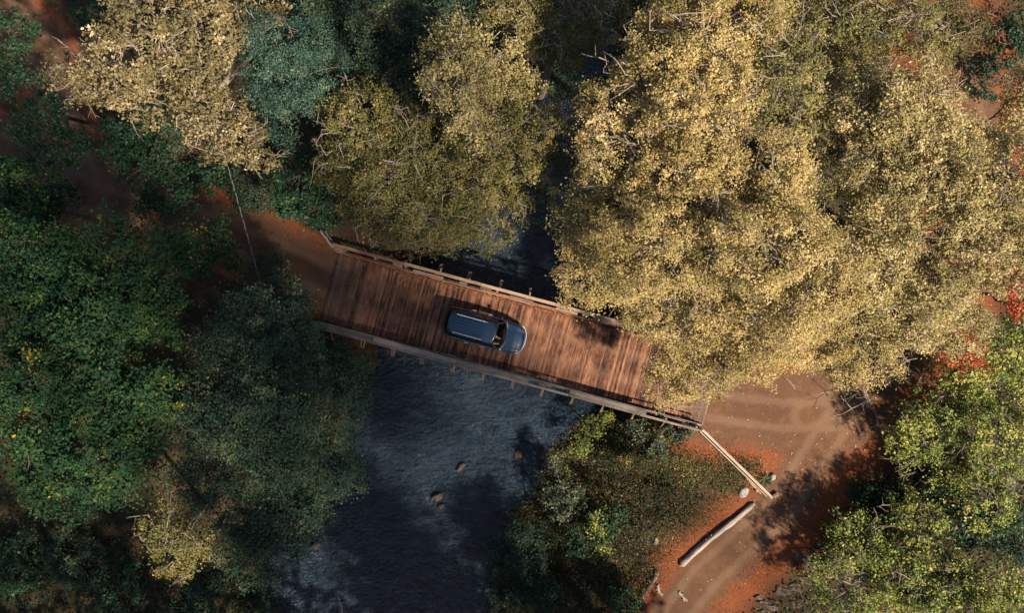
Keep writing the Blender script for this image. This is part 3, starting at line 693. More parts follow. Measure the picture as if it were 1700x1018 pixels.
def tree(name, label, cat, sp, lobes, base=None, group=None, seed=0, dens=1.0, twigs=1.3, minz=None, bare=0.0, lean=0.):
    """lobes: (u, v, radius in photo px, height of lobe centre)"""
    g = np.random.default_rng(seed + 100); ls, cr, nl, ca_, mt, bk, sq = SPEC[sp]
    LB = []
    for u, v, rp, z in lobes:
        c = PX(u, v, z); LB.append((c, rp / K * (H - z) / H * .93))
    if base is None:
        w = np.array([r for _, r in LB]); c = sum(c*r for c, r in LB) / w.sum(); bx_, by_ = c[0], c[1]
    else: bx_, by_ = base if len(base) == 2 and isinstance(base, tuple) else base
    bz = TZ(bx_, by_); B = np.array([bx_, by_, bz])
    root = empty(name, B, 0, label, cat, group)
    CP = crown_points(LB, sp, g, dens)
    zmin = min(c[2] - r*.6 for c, r in LB); top = max(c[2] for c, r in LB)
    hub = np.array([np.mean([c[0] for c, _ in LB])*.6 + bx_*.4, np.mean([c[1] for c, _ in LB])*.6 + by_*.4, max(bz + .3, bz + (zmin-bz)*.75)])
    hgt = max(top - bz, 1.0); tr = np.clip(hgt*.017, .03, .30)
    tk = MB()
    ctl = [B + (0,0,-.3), B*.6+hub*.4 + g.normal(0, .1, 3)*[1,1,0], hub]
    tk.tube(ctl, [tr*1.25, tr, tr*.85], 9)
    br_ = MB()
    tips = []
    for (c, r), cps in zip(LB, CP):
        mid = hub*.45 + c*.55 + g.normal(0, .25, 3); mid[2] = hub[2]*.5 + c[2]*.5 - r*.1
        endp = c + np.array([0, 0, r*sq*.25])
        (tk if hgt > 3 else br_).tube([hub, mid, endp], [tr*.62, tr*.42, tr*.2], 7)
        n = max(3, int(len(cps)*.16*twigs)); 
        for k in g.choice(len(cps), min(n, len(cps)), replace=False):
            p_ = cps[k]; st = endp if g.random() < .5 else mid
            m1 = st*.5 + p_*.5 + g.normal(0, .16*r/2, 3); m2 = st*.2 + p_*.8 + g.normal(0, .12, 3)
            rr_ = np.clip(.013*r, .014, .046)
            tip = p_ + unit(p_ - c)*g.uniform(.0, .45)*cr*1.6
            br_.tube([st, m1, m2, tip], [rr_*1.4, rr_, rr_*.6, rr_*.25], 4, cap=False)
            for _ in range(3):
                d_ = unit(g.normal(size=3) + unit(p_ - c)*1.2 + [0,0,.4])*g.uniform(.3, .75)*max(cr*1.5,.4)
                br_.tube([m2, m2 + d_*.6 + g.normal(0, .04, 3), m2 + d_*1.25], [rr_*.55, rr_*.4, .007], 3, cap=False)
        if hgt > 4 and sp in ('gold', 'pale', 'olive', 'lime', 'tan'):
            for _ in range(int(5*r*twigs)):
                D_ = unit(g.normal(size=3) + [0,0,.8]); D_[2] = abs(D_[2]); p_ = c + D_*r*g.uniform(.92,1.1)*np.array([1,1,sq])
                t_ = unit(np.cross(D_, g.normal(size=3)) + D_*.25); L_ = g.uniform(.5, 1.3); q_ = p_ + t_*L_
                br_.tube([p_ - D_*.5, p_, (p_+q_)/2 + g.normal(0,.07,3), q_], [.03,.024,.017,.007], 4, cap=False)
                for f_ in (.3,.55,.8):
                    w_ = p_ + t_*L_*f_; e_ = w_ + unit(t_ + g.normal(0,.7,3))*L_*.45; br_.tube([w_, (w_+e_)/2 + g.normal(0,.03,3), e_], [.014,.011,.005], 3, cap=False)
    off = -B
    tk.v = [tuple(np.array(p_) + off) for p_ in tk.v]; br_.v = [tuple(np.array(p_) + off) for p_ in br_.v]
    if tk.v: tk.build('trunk', M[bk], root, smooth=True)
    if br_.v: br_.build('branches', M[bk], root)
    # leaves
    C_, N_, T_ = [], [], []
    for (c, r), cps in zip(LB, CP):
        n = len(cps); k = g.poisson(nl, n)
        k = np.where(g.random(n) < bare, 2, k)
        idx = np.repeat(np.arange(n), k); m_ = len(idx)
        crs = g.uniform(.6, 1.25, n)[idx] * cr
        # each clump is a short spray: elongated along a twig direction
        ax = unit(unit(cps - c) + g.normal(0, .55, (n, 3)) + [0, 0, .15])[idx]
        o_ = g.normal(size=(m_, 3)) * (crs*.42)[:, None] * [1, 1, .75] + ax * (g.uniform(-1, 1, m_) * crs * .65)[:, None]
        C_.append(cps[idx] + o_)
        N_.append(unit(unit(cps - c)[idx]*.5 + g.normal(0, .5, (m_, 3)) + [.15, -.13, .6]))
        T_.append(g.normal(.5, .13, n)[idx] + g.normal(0, .13, m_))
    C_ = np.concatenate(C_); N_ = np.concatenate(N_); T_ = np.clip(np.concatenate(T_), 0, 1)
    if minz is not None: keep = C_[:, 2] > minz; C_, N_, T_ = C_[keep], N_[keep], T_[keep]
    S_ = ls * g.lognormal(0, .28, len(C_)).clip(.5, 1.7)
    leaf_mesh('crown', C_ + off, N_, S_, T_, M[mt], root, g=g, ratio=.62 if sp != 'teal' else .3)
    return root
TREES = []
def T(*a, **k): k.setdefault('seed', len(TREES)); TREES.append(tree(*a, **k))
def G_(u, v): p_ = PX(u, v, 0); return (float(p_[0]), float(p_[1]))

# --- big golden trees on the right bank
T('golden_alder', 'tall golden crown reaching the top edge, right of the dark river gap', 'tree', 'gold',
  [(1170,60,115,15),(1080,130,95,14),(1050,230,95,12.5),(1150,190,105,15),(1130,290,85,13),(1240,10,60,14)], G_(1090,250), 'golden alders over the bridge end', twigs=1.9)
T('golden_alder', 'broad golden crown hanging over the north rail of the bridge', 'tree', 'gold',
  [(1030,340,90,11.5),(1110,400,110,13),(1010,430,80,10),(1088,498,78,9),(1190,340,85,14),(1180,480,80,11),(990,380,60,9.5)], G_(1060,440), 'golden alders over the bridge end', twigs=1.9)
T('golden_alder', 'golden crown with a low bough drooping across the planks near the dirt track', 'tree', 'gold',
  [(1260,400,105,14.5),(1330,470,105,13.5),(1240,530,95,10),(1340,570,70,8),(1140,600,60,6),(1200,590,60,7),(1112,640,42,4.5),(1280,300,75,14.5),(1420,580,60,7.5),(1175,608,42,5.5)], G_(1190,505), 'golden alders over the bridge end', twigs=1.9)
T('golden_alder', 'sparser golden crown with bare pale twigs above the two broad ones', 'tree', 'olive',
  [(1290,110,80,15),(1230,170,60,13),(1330,190,70,12),(1350,270,70,11)], G_(1240,230), 'golden alders over the bridge end', dens=.8, twigs=2.2)
T('pointed_alder', 'pale golden crown with a pointed top beneath the shaded red earth gap', 'tree', 'pale',
  [(1500,170,75,14),(1450,230,75,13),(1560,230,65,13),(1500,280,85,12.5),(1420,160,45,13)], G_(1400,260), 'pale golden alders at the right edge', twigs=1.5)
T('pointed_alder', 'wide pale golden crown touching the right edge of the view', 'tree', 'pale',
  [(1590,330,95,13.5),(1660,290,80,13),(1480,370,75,12),(1640,420,90,12),(1540,450,85,11),(1690,380,70,12)], G_(1430,400), 'pale golden alders at the right edge', twigs=1.5)
T('pointed_alder', 'lower pale golden crown tapering towards the dirt track bend', 'tree', 'pale',
  [(1440,440,80,11),(1500,520,70,9),(1440,540,60,8),(1580,530,60,7.5)], G_(1370,470), 'pale golden alders at the right edge', twigs=1.6, dens=.9)
T('olive_alder', 'olive crown full of long grey twigs along the top edge, right side', 'tree', 'olive',
  [(1340,40,70,11),(1420,30,80,12),(1500,20,75,12),(1420,100,60,9),(1590,40,65,11),(1560,80,40,9)], G_(1330,80), None, twigs=2.2, dens=.9)
T('young_alder', 'small pale crown cut off by the right edge beside the red earth gap', 'tree', 'pale',
  [(1690,150,45,10),(1680,220,40,9)], None, None)
# right lower green trees
T('bright_tree', 'lime green spreading tree right of the dirt track, bare twigs on its left side', 'tree', 'lime',
  [(1550,690,62,2.8),(1605,655,62,3.4),(1650,720,78,3.8),(1558,770,62,2.0),(1635,810,68,3.2),(1690,640,55,5.2),(1508,738,42,2.5)], G_(1530,690), 'lime green trees right of the track', twigs=2.2, dens=.8)
T('bright_tree', 'lime green tree in the bottom right corner beside the orange leaf bank', 'tree', 'lime',
  [(1428,910,62,2.4),(1500,885,60,2.7),(1415,970,72,2.8),(1510,960,82,3.2),(1590,990,75,3.8),(1660,990,55,5)], G_(1430,880), 'lime green trees right of the track', twigs=2.2, dens=.8)
T('evergreen_shrub', 'dark emerald bush wedged at the left tip of the bottom right tree', 'shrub', 'emerald', [(1432,822,26,.2),(1462,838,28,.3)], None, None)
T('evergreen_shrub', 'dark emerald bush in the shade between the two lime green trees', 'shrub', 'emerald', [(1600,870,55,3),(1660,850,50,3),(1560,830,40,2.5)], None, None)
T('emerald_tree', 'mid green tree at the right edge below the red foliage', 'tree', 'lime', [(1670,580,50,6),(1620,610,40,5),(1690,530,35,6)], None, None)
T('red_shrub', 'deep red bush at the right edge beneath the pale golden crown', 'shrub', 'red', [(1692,465,34,7.5),(1688,510,24,6.5)], None, 'red autumn bushes')
T('red_shrub', 'orange red bush in front of the green tree near the track bend', 'shrub', 'red', [(1612,592,32,6.2),(1590,572,22,5.8)], None, 'red autumn bushes')
# --- upper middle
T('olive_tree', 'olive green rounded tree directly above the left half of the bridge', 'tree', 'olive',
  [(600,210,80,10),(570,275,52,8.5),(640,285,85,10),(625,350,56,7.5),(700,340,74,8.5),(690,240,80,10),(740,388,38,5.5),(680,378,36,6)], G_(670,330), None)
T('sunlit_tree', 'tree with a bright gold top and large leaves above the middle of the bridge', 'tree', 'pale',
  [(760,100,65,13.5),(770,170,70,13.5),(820,130,60,12)], G_(790,240), None, twigs=1.2)
T('olive_tree', 'olive brown tree hanging over the river, below the bright gold top', 'tree', 'olive',
  [(820,230,85,11),(800,310,80,10),(860,300,60,9),(750,290,60,9.5),(880,210,50,10),(790,370,50,7)], G_(800,300), None, seed=77)
T('grey_tree', 'thin grey twigged tree left of the biggest golden crown', 'tree', 'olive',
  [(950,190,48,9),(940,250,42,8),(985,220,40,8)], G_(985,270), None, dens=.7, twigs=2.0)
T('shaded_tree', 'dim olive tree at the top edge beside the river gap', 'tree', 'olive', [(960,50,60,9),(900,60,55,9),(860,20,60,10),(1010,20,40,8)], G_(900,130), 'dim trees along the top edge')
T('shaded_tree', 'dim grey green tree at the top edge right of the blue green conifer', 'tree', 'grey', [(640,40,70,9),(710,40,65,9),(660,110,60,8),(600,80,45,7),(770,20,50,9)], G_(690,120), 'dim trees along the top edge')
T('shaded_tree', 'dim tree filling the top edge between the conifer and golden branch', 'tree', 'grey', [(560,10,45,8),(520,-10,50,8)], None, 'dim trees along the top edge')
# --- upper left
T('golden_birch', 'gold leaved tree with a crooked pale trunk left of the conifer', 'tree', 'tan',
  [(270,60,85,12),(200,120,70,10.5),(140,130,45,9),(330,30,70,12.5),(390,60,50,12),(330,160,55,10),(370,210,55,9.5),(420,240,45,8.5),(250,160,50,9),(330,110,50,11),(440,20,40,11)], G_(400,190), None, twigs=1.4, dens=.85)
T('blue_conifer', 'fluffy blue green conifer near the top left', 'tree', 'teal',
  [(470,80,62,12),(430,60,45,12),(500,130,62,10.5),(460,150,50,10),(540,90,45,9),(470,200,40,8.5),(530,170,40,8),(440,110,45,11.5)], G_(560,170), None)
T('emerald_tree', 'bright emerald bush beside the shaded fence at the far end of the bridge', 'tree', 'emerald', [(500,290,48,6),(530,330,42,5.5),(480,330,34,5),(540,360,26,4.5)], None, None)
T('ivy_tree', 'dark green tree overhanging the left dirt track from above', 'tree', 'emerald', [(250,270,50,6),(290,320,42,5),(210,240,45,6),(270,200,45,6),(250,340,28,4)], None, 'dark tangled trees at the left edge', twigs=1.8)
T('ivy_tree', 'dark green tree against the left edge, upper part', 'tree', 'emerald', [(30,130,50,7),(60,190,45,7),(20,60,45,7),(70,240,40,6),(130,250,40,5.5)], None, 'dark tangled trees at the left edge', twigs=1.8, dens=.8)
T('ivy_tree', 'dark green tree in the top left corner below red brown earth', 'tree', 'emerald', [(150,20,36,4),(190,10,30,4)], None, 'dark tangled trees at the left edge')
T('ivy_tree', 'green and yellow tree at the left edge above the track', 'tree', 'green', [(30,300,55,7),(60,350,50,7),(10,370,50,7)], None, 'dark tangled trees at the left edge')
# --- left: maples
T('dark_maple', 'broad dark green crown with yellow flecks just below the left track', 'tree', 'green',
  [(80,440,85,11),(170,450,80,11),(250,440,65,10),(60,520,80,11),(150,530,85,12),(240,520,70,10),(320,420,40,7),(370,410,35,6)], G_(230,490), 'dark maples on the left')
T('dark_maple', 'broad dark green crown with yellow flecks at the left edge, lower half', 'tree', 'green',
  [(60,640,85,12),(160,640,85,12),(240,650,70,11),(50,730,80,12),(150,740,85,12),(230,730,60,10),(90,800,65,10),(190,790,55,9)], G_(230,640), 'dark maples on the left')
T('riverside_tree', 'grey green crown near the shaded end of the lower railing', 'tree', 'grey',
  [(420,540,75,10),(370,580,50,9),(480,570,60,9),(440,610,60,9),(490,535,30,4.5),(475,500,42,6)], G_(500,550), 'grey green trees on the left river bank', twigs=1.4)
T('riverside_tree', 'grey green crown spreading over the left river bank, middle', 'tree', 'grey',
  [(400,690,80,10),(480,680,75,9.5),(340,720,60,9),(440,760,75,9),(540,700,65,7.5),(520,770,65,7),(580,640,45,6),(360,800,55,8),(570,780,38,5)], G_(500,680), 'grey green trees on the left river bank', twigs=1.4)
T('lit_tree', 'yellow green crown standing out at the bottom left of the canopy', 'tree', 'olive', [(262,880,34,9),(290,915,38,8.5),(318,880,34,8.5),(305,940,26,7.5),(340,905,28,7.5),(270,845,24,8.5)], G_(340,840), None, twigs=1.3, dens=.8)
T('riverside_tree', 'olive tipped crown beside the pale patch of water at the bottom', 'tree', 'grey', [(420,870,62,8),(480,860,58,8),(400,925,42,7.5),(455,920,42,7.5),(520,850,42,6)], G_(440,830), 'grey green trees on the left river bank', seed=55)
T('dark_shrub', 'dark bush growing under the shaded end of the lower railing', 'shrub', 'grey', [(555,605,42,1.6),(590,615,26,.8),(520,610,40,2.0)], G_(560,590), None)
# --- right bank shrubs
T('willow_shrub', 'grey green bush with pale leaves at the river edge under the bridge', 'shrub', 'ivory', [(933,800,17,-.8),(950,838,19,-.6),(918,775,14,-1.4),(915,828,14,-1.4),(938,822,15,-.6),(962,815,11,-.6),(930,858,12,-1.2)], G_(930,805), None)
T('willow_shrub', 'large dark grey green bush at the river edge near the bottom', 'shrub', 'grey', [(870,912,44,-.9),(880,960,42,-.7),(835,930,26,-1.6),(905,990,28,-.3),(845,990,32,-1.3)], G_(870,930), None)
T('bank_shrub', 'vivid green bush tucked against the lower railing above the water', 'shrub', 'lime', [(984,712,16,-1.3),(1006,698,12,-1.0),(962,742,15,-1.8)], G_(985,715), None)
T('bank_shrub', 'dull green bush on the dark part of the bank slope', 'shrub', 'emerald', [(1000,880,26,-.4),(960,900,26,-1.),(1030,850,14,.1)], G_(990,880), None)
T('bank_shrub', 'yellowish green bush halfway down the bank slope', 'shrub', 'lime', [(990,872,14,.5),(1005,905,11,.3)], G_(995,895), None, dens=.8)
T('bank_shrub', 'emerald bush at the bottom edge by the foot of the slope', 'shrub', 'emerald', [(1035,1000,26,.6),(1050,1018,22,.6)], G_(1035,1005), None)
T('weeping_shrub', 'feathery pale green bush arching below the lower railing', 'shrub', 'ivory', [(1085,733,28,.1),(1060,715,22,-.1),(1108,748,18,.1)], G_(1080,725), None, dens=.55, twigs=2.5)
for i, (u, v, r_, lb) in enumerate([(1130,720,20,'small green bush under the rail near the wing fence'),(1085,765,24,'low green bush on the slope below the feathery one'),
        (1040,760,20,'small green bush on the slope left of the feathery bush'),(1160,745,16,'tiny green bush behind the wing fence'),(955,690,18,'brownish bush at the water edge near the rail')]):
    (u, v) in ((1085,765),(1160,745)) or T('low_bush', lb, 'shrub', ['emerald','lime','olive','emerald','olive'][i], [(u, v, r_*.62, float(TZ(*G_(u, v))) + .25)], G_(u, v), 'low bushes on the right bank', seed=200+i)
# understorey in the dark gaps
for i, (u, v, r_, sp_, lb) in enumerate([
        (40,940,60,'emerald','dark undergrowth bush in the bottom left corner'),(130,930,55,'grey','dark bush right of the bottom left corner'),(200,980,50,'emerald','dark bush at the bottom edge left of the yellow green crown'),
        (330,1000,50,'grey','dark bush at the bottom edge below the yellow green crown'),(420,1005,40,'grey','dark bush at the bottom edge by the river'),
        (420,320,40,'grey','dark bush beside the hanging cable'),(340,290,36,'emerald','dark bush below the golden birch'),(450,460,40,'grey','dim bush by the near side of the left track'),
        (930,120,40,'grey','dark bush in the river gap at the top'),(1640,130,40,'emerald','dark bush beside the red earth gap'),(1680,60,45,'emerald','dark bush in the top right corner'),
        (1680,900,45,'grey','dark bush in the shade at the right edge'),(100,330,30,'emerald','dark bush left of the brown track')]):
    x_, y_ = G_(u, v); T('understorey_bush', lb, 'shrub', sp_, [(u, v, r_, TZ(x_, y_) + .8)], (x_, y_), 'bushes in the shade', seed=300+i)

# trees beyond the frame: tall unseen ones added to the lower right to throw shade on the left half
def shade_caster(x, y, h, seed, label, lo=.14, dens=1.0, rad=3.4, tr=.4):
    g = np.random.default_rng(seed); bz = TZ(x, y)
    root = empty('unseen_conifer', (x, y, bz), 0, label, 'tree', 'tall trees beyond the frame')
    tk = MB(); tk.tube([(0,0,-.3),(0,0,h*.5),(0,0,h)], [tr,tr*.7,.05], 8); tk.build('trunk', M['darkbark'], root)
    C_, N_ = [], []
    for z in np.arange(h*lo, h, .8):
        R_ = 1.2 + rad*min(1, (h - z)/h*2.2); n = int(80*R_/4*dens)
        a_ = g.uniform(0, 2*np.pi, n); rr = R_*np.sqrt(g.random(n))*(.8+.3*np.sin(a_*5+z*2))
        C_.append(np.stack([rr*np.cos(a_), rr*np.sin(a_), z - rr*.25 + g.normal(0,.25,n)], 1))
    C_ = np.concatenate(C_); N_ = unit(g.normal(0,.5,C_.shape) + [0,0,1])
    leaf_mesh('crown', C_, N_, g.uniform(.5,1.1,len(C_)), np.clip(g.normal(.4,.15,len(C_)),0,1), M['green'], root, g=g)
    return root
FAR = []
CAST = [(-16, -25, 36), (-9, -26, 40), (-2, -25, 13), (4, -27, 44), (10.5, -25.5, 17), (-23, -26, 38), (-30, -25, 36)]  # conifers added just out of view for the shade they cast
for i, (x, y, h) in enumerate(CAST):
    FAR.append(shade_caster(x, y, h, 900+i, 'tall dark conifer added unseen beyond the lower edge to cast shade', dens=.9 if x > -8 else .45, lo=.14))
HI = [(-10,1,0,50,1.),(-6.5,-.2,0,54,.9),(-3,-1.5,0,50,.45),(0,-2.5,0,57,.2),(-15,4,0,56,1.),(-21,6,0,52,1.),(-27,3,11,50,.35),(-20,2,11,45,.35),(-27,-5,11,42,.3),(-19,-5,11,38,.3),
      (-13,-1,9,46,.45),(-13,-6,9,42,.4),(-29,12,6,60,.8),(-23,10,5,62,.8),(-12.5,-4,-4,40,.9),(-10.5,-2.6,-4,34,1.),(-11,-12,-4,30,.9),(-6,8,8,62,.35),(-12,8,2,60,.8),(-8,5,7,58,.3),(-5,4,7,56,.4),(-7,14,8,66,.5),(20,17,8,72,.5),(25,17,6,74,.8)]  # spots to darken; an unseen conifer is added sunward of each
for i, (tx, ty, tz_, d_, dn) in enumerate(HI):
    d_ += 22; x, y = tx + sd.x/math.cos(SUN_EL)*d_, ty + sd.y/math.cos(SUN_EL)*d_; zc = tz_ + d_*math.tan(SUN_EL); gz = TZ(x, y); h_ = zc + 7 - gz
    FAR.append(shade_caster(x, y, h_, 950+i, 'very tall slender conifer added unseen beyond the lower edge to cast shade', (zc-6.5-gz)/h_, dn, 3.0, .18))
for i in range(34):
    a_ = i/34*2*math.pi; rr = 52 + 9*math.sin(i*2.7); x, y = rr*1.05*math.cos(a_), rr*.85*math.sin(a_)
    if abs(x - 3) < 9 or x*.743 - y*.669 > 12: continue
    src = FAR[i % len(CAST)]; r2 = src.copy(); link(r2); r2.location = (x, y, TZ(x, y)); r2.rotation_euler.z = i*1.3; s_ = .62 + .1*(i % 3); r2.scale = (s_*1.2, s_*1.2, s_)
    r2['label'] = 'tall dark conifer standing in the wood well outside the view'
    for ch in list(src.children):
        c2 = ch.copy(); link(c2, r2)

# ------------------------------------------------------------------ ground cover
def scatter(name, n, region, size, mt, keepf, seed, lift=.03, tilt=.35, label='', cat='', tm=.5, ts=.2, ratio=.6, hh=0.0):
    g = np.random.default_rng(seed); u = g.uniform(region[0], region[2], n); v = g.uniform(region[1], region[3], n)
    x = (u-850)/K; y = (509-v)/K; k = keepf(x, y, g); x, y = x[k], y[k]
    z = terrain(x, y) + g.uniform(.01, lift, len(x)) + hh*g.random(len(x))**2
    k = z > WZ + .05; x, y, z = x[k], y[k], z[k]
    C_ = np.stack([x, y, z], 1); N_ = unit(g.normal(0, tilt, C_.shape) + [0, 0, 1])
    o = leaf_mesh(name, C_, N_, size*g.uniform(.5, 1.5, len(x)), np.clip(g.normal(tm, ts, len(x)), 0, 1), M[mt], g=g, ratio=ratio)
    tag(o, label, cat, kind='stuff'); return o
def onbridge(x, y, m_=0):
    s = (x-BC[0])*bx[0] + (y-BC[1])*bx[1]; q = (x-BC[0])*by[0] + (y-BC[1])*by[1]
    return (np.abs(q) < 2.6 + m_) & (s > S0) & (s < S1)
def k_litter(x, y, g):
    d_ = path_d(x, y) + sn(x, y, .8, 1)*.8; return (g.random(len(x)) < np.where(d_ > 0, np.exp(-d_/1.5), np.exp(d_/.28)*.9 + .025)) & ~onbridge(x, y)
def k_bank(x, y, g):
    dl, dr = river_d(x, y); d_ = path_d(x, y)
    return (dr > .3) & (dr < 14) & (d_ > .15) & (g.random(len(x)) < smooth(d_/1.6)*(.55 + .45*sn(x, y, 1.3, 7))) & ~onbridge(x, y)
def k_wood(x, y, g):
    dl, dr = river_d(x, y); d_ = path_d(x, y); return (np.maximum(dl, dr) > .4) & (d_ > 1.0) & (g.random(len(x)) < smooth((d_-.8)/3)) & ~onbridge(x, y)
scatter('leaf_litter', 90000, (-60,-60,1760,1080), .085, 'litter', k_litter, 1, label='fallen orange and brown leaves along the edges of the dirt track', cat='fallen leaves')
scatter('undergrowth', 190000, (820,640,1340,1080), .11, 'weeds', k_bank, 2, lift=.2, tilt=.6, label='brown and green weeds on the river bank slope', cat='undergrowth', hh=.5, ratio=.35)
scatter('dry_grass', 16000, (960,680,1300,1000), .2, 'straw', k_bank, 3, lift=.15, tilt=1.0, label='dry straw coloured grass on the bank slope', cat='grass', ratio=.12, hh=.2)
scatter('green_grass', 52000, (960,650,1260,860), .16, 'moss', lambda x, y, g: k_bank(x, y, g) & (np.abs((x-BC[0])*by[0] + (y-BC[1])*by[1] + 4.2 + .6*sn(x, y, 1.1, 3)) < 2.0), 6, lift=.12, tilt=.8, label='short mossy green grass on the bank beside the lower railing', cat='grass', ratio=.2, hh=.25)
scatter('ground_ivy', 120000, (-100,-100,1800,1120), .16, 'emerald', k_wood, 4, lift=.2, tilt=.5, label='dark green creepers covering the forest floor', cat='ground cover', hh=.5)
# leaves lying on the bridge boards against the rail
g = np.random.default_rng(5); n = 3800
s = g.uniform(S0, S1, n); q = np.where(g.random(n) < .72, 2.09 - np.abs(g.normal(0, .10, n)), np.where(g.random(n) < .5, -2.0 + np.abs(g.normal(0, .12, n)), g.uniform(-2, 2, n)))
C_ = np.stack([BC[0] + s*bx[0] + q*by[0], BC[1] + s*bx[1] + q*by[1], g.uniform(.012, .05, n)], 1)
tag(leaf_mesh('bridge_leaves', C_, unit(g.normal(0, .25, C_.shape) + [0,0,1]), g.uniform(.04, .10, n), np.clip(g.normal(.5, .2, n), 0, 1), M['litter'], g=g), 'orange leaves swept along the edges of the bridge deck', 'fallen leaves', kind='stuff')
# pebbles on the track
pb = MB(); g = np.random.default_rng(9)
for _ in range(260):
    u, v = g.uniform(1090, 1460), g.uniform(620, 1010); x, y = G_(u, v)
    if float(path_d(np.array([x]), np.array([y]))[0]) > .6: continue
    r_ = g.uniform(.015, .05); pb.rock((x, y, TZ(x, y) + r_*.3), (r_*1.3, r_, r_*.7), int(g.integers(1e6)), sub=4)
tag(pb.build('pebbles', M['rockwhite']), 'small pale pebbles strewn on the dirt track', 'pebbles', kind='stuff')

# ------------------------------------------------------------------ logs, rocks, cable, plant
def log(name, label, p0, p1, r0, r1, mt, seed, lift=.0, cat='log'):
    g = np.random.default_rng(seed); A = np.array([*p0, TZ(*p0) + r0*.7 + lift]); B_ = np.array([*p1, TZ(*p1) + r1*.7 + lift])
    ang = math.atan2(B_[1]-A[1], B_[0]-A[0]); d_ = B_ - A; Ln = math.hypot(d_[0], d_[1])
    e = MB(); n = 26; m_ = 14; G = []
    ph = g.uniform(0, 6, 4)
    for i in range(n):
        q = i/(n-1); r_ = r0 + (r1-r0)*q; r_ *= 1 + .05*math.sin(q*17+ph[0]) + .03*math.sin(q*41+ph[1])
        end = min(1, .35 + min(q, 1-q)*22) if 0 < i < n-1 else 0.02
        row = []
        for j in range(m_ + 1):
            a_ = j/m_*2*math.pi; rr_ = r_*end*(1 + .10*math.sin(a_*3+ph[2]+q*7) + .07*math.sin(a_*7+q*5+ph[3]) + .05*math.sin(a_*2+q*31))
            row.append((q*Ln, rr_*math.cos(a_) + .05*math.sin(q*6+ph[1]), q*d_[2] + rr_*math.sin(a_)))
        G.append(row)
    e.grid(G)
    for k in range(3):
        q = g.uniform(.15, .85); x = q*Ln; sgn = g.choice([-1, 1]); rr_ = r0 + (r1-r0)*q
        e.tube([(x, 0, q*d_[2]), (x+.06, sgn*rr_*.9, q*d_[2] + rr_*.4), (x+.10, sgn*(rr_+.08), q*d_[2] + rr_*.5)], [.06, .05, .03], 7)
    o = e.build(name, mt, None, smooth=True); o.location = A; o.rotation_euler = (0, 0, ang)
    return tag(o, label, cat)
log('fallen_log', 'thick silver driftwood log lying along the edge of the dirt path', G_(1127,940), G_(1252,834), .19, .15, M['silverlog'], 1)
log('rotten_log', 'short dark rotten log with a pale tip near the bottom edge', G_(1063,996), G_(1094,950), .10, .16, M['rottenlog'], 2)
log('wood_chunk', 'pale splintered wood piece right of the rotten log', G_(1090,972), G_(1099,990), .09, .07, M['silverlog'], 3, cat='wood piece')
log('wood_chunk', 'pale forked wood piece lying on the path near the bottom', G_(1127,982), G_(1140,1000), .06, .06, M['silverlog'], 4, cat='wood piece')
log('broken_rail', 'pale broken timber leaning behind the upper wing fence', G_(1190,738), G_(1206,756), .09, .07, M['palewood'], 5, .3, cat='timber')
log('broken_rail', 'long pale pole lying along the foot of the wing fence', G_(1222,770), G_(1262,822), .07, .05, M['palewood'], 6, .1, cat='timber')
e = MB(); e.box((0, 0, 0), (.34, .26, .2), Matrix.Rotation(.6, 3, 'Z')); e.box((.02, .02, .11), (.36, .07, .03), Matrix.Rotation(.6, 3, 'Z'), tint=.9)
o = e.build('timber_block', M['rail'], bevel=.015); x_, y_ = G_(1287, 822); o.location = (x_, y_, TZ(x_, y_) + .12); tag(o, 'small reddish timber block at the lower end of the wing fence', 'timber')
def rock(name, label, u, v, rx, ry, rz, mt, seed, z=None, group=None):
    e = MB(); e.rock((0,0,0), (rx, ry, rz), seed, sub=14); x_, y_ = (G_(u, v) if z is None else tuple(PX(u, v, z)[:2]))
    o = e.build(name, mt, smooth=True); o.location = (x_, y_, (TZ(x_, y_) + rz*.35) if z is None else z); o.rotation_euler.z = seed
    return tag(o, label, 'rock', group)
rock('pale_rock', 'white rock beside the upper end of the silver log', 1233, 817, .42, .28, .25, M['rockwhite'], 1)
rock('pale_rock', 'rounded pale rock next to the spiky plant by the fence', 1282, 792, .22, .20, .18, M['rockwhite'], 2)
rock('pale_rock', 'small pale stone on the weedy slope left of the log', 1090, 900, .12, .28, .12, M['rockwhite'], 3)
rock('river_rock', 'brown rock breaking the water, upper of the pair in mid river', 765, 776, .42, .20, .22, M['rockbrown'], 4, WZ+.02)
rock('river_rock', 'brown rounded rock in mid river, lower of the pair', 726, 826, .26, .42, .30, M['rockbrown'], 5, WZ+.04)
rock('river_rock', 'brown stone touching the lower rock of the mid river pair', 733, 841, .22, .22, .2, M['rockbrown'], 6, WZ+.02)
rock('river_rock', 'dark rock in the pale patch of water at the bottom left', 525, 905, .34, .26, .25, M['rockbrown'], 7, WZ+.03)
rock('river_rock', 'reddish rock at the right water edge above the pale bush', 860, 755, .35, .3, .2, M['rockbrown'], 8, WZ+.02)
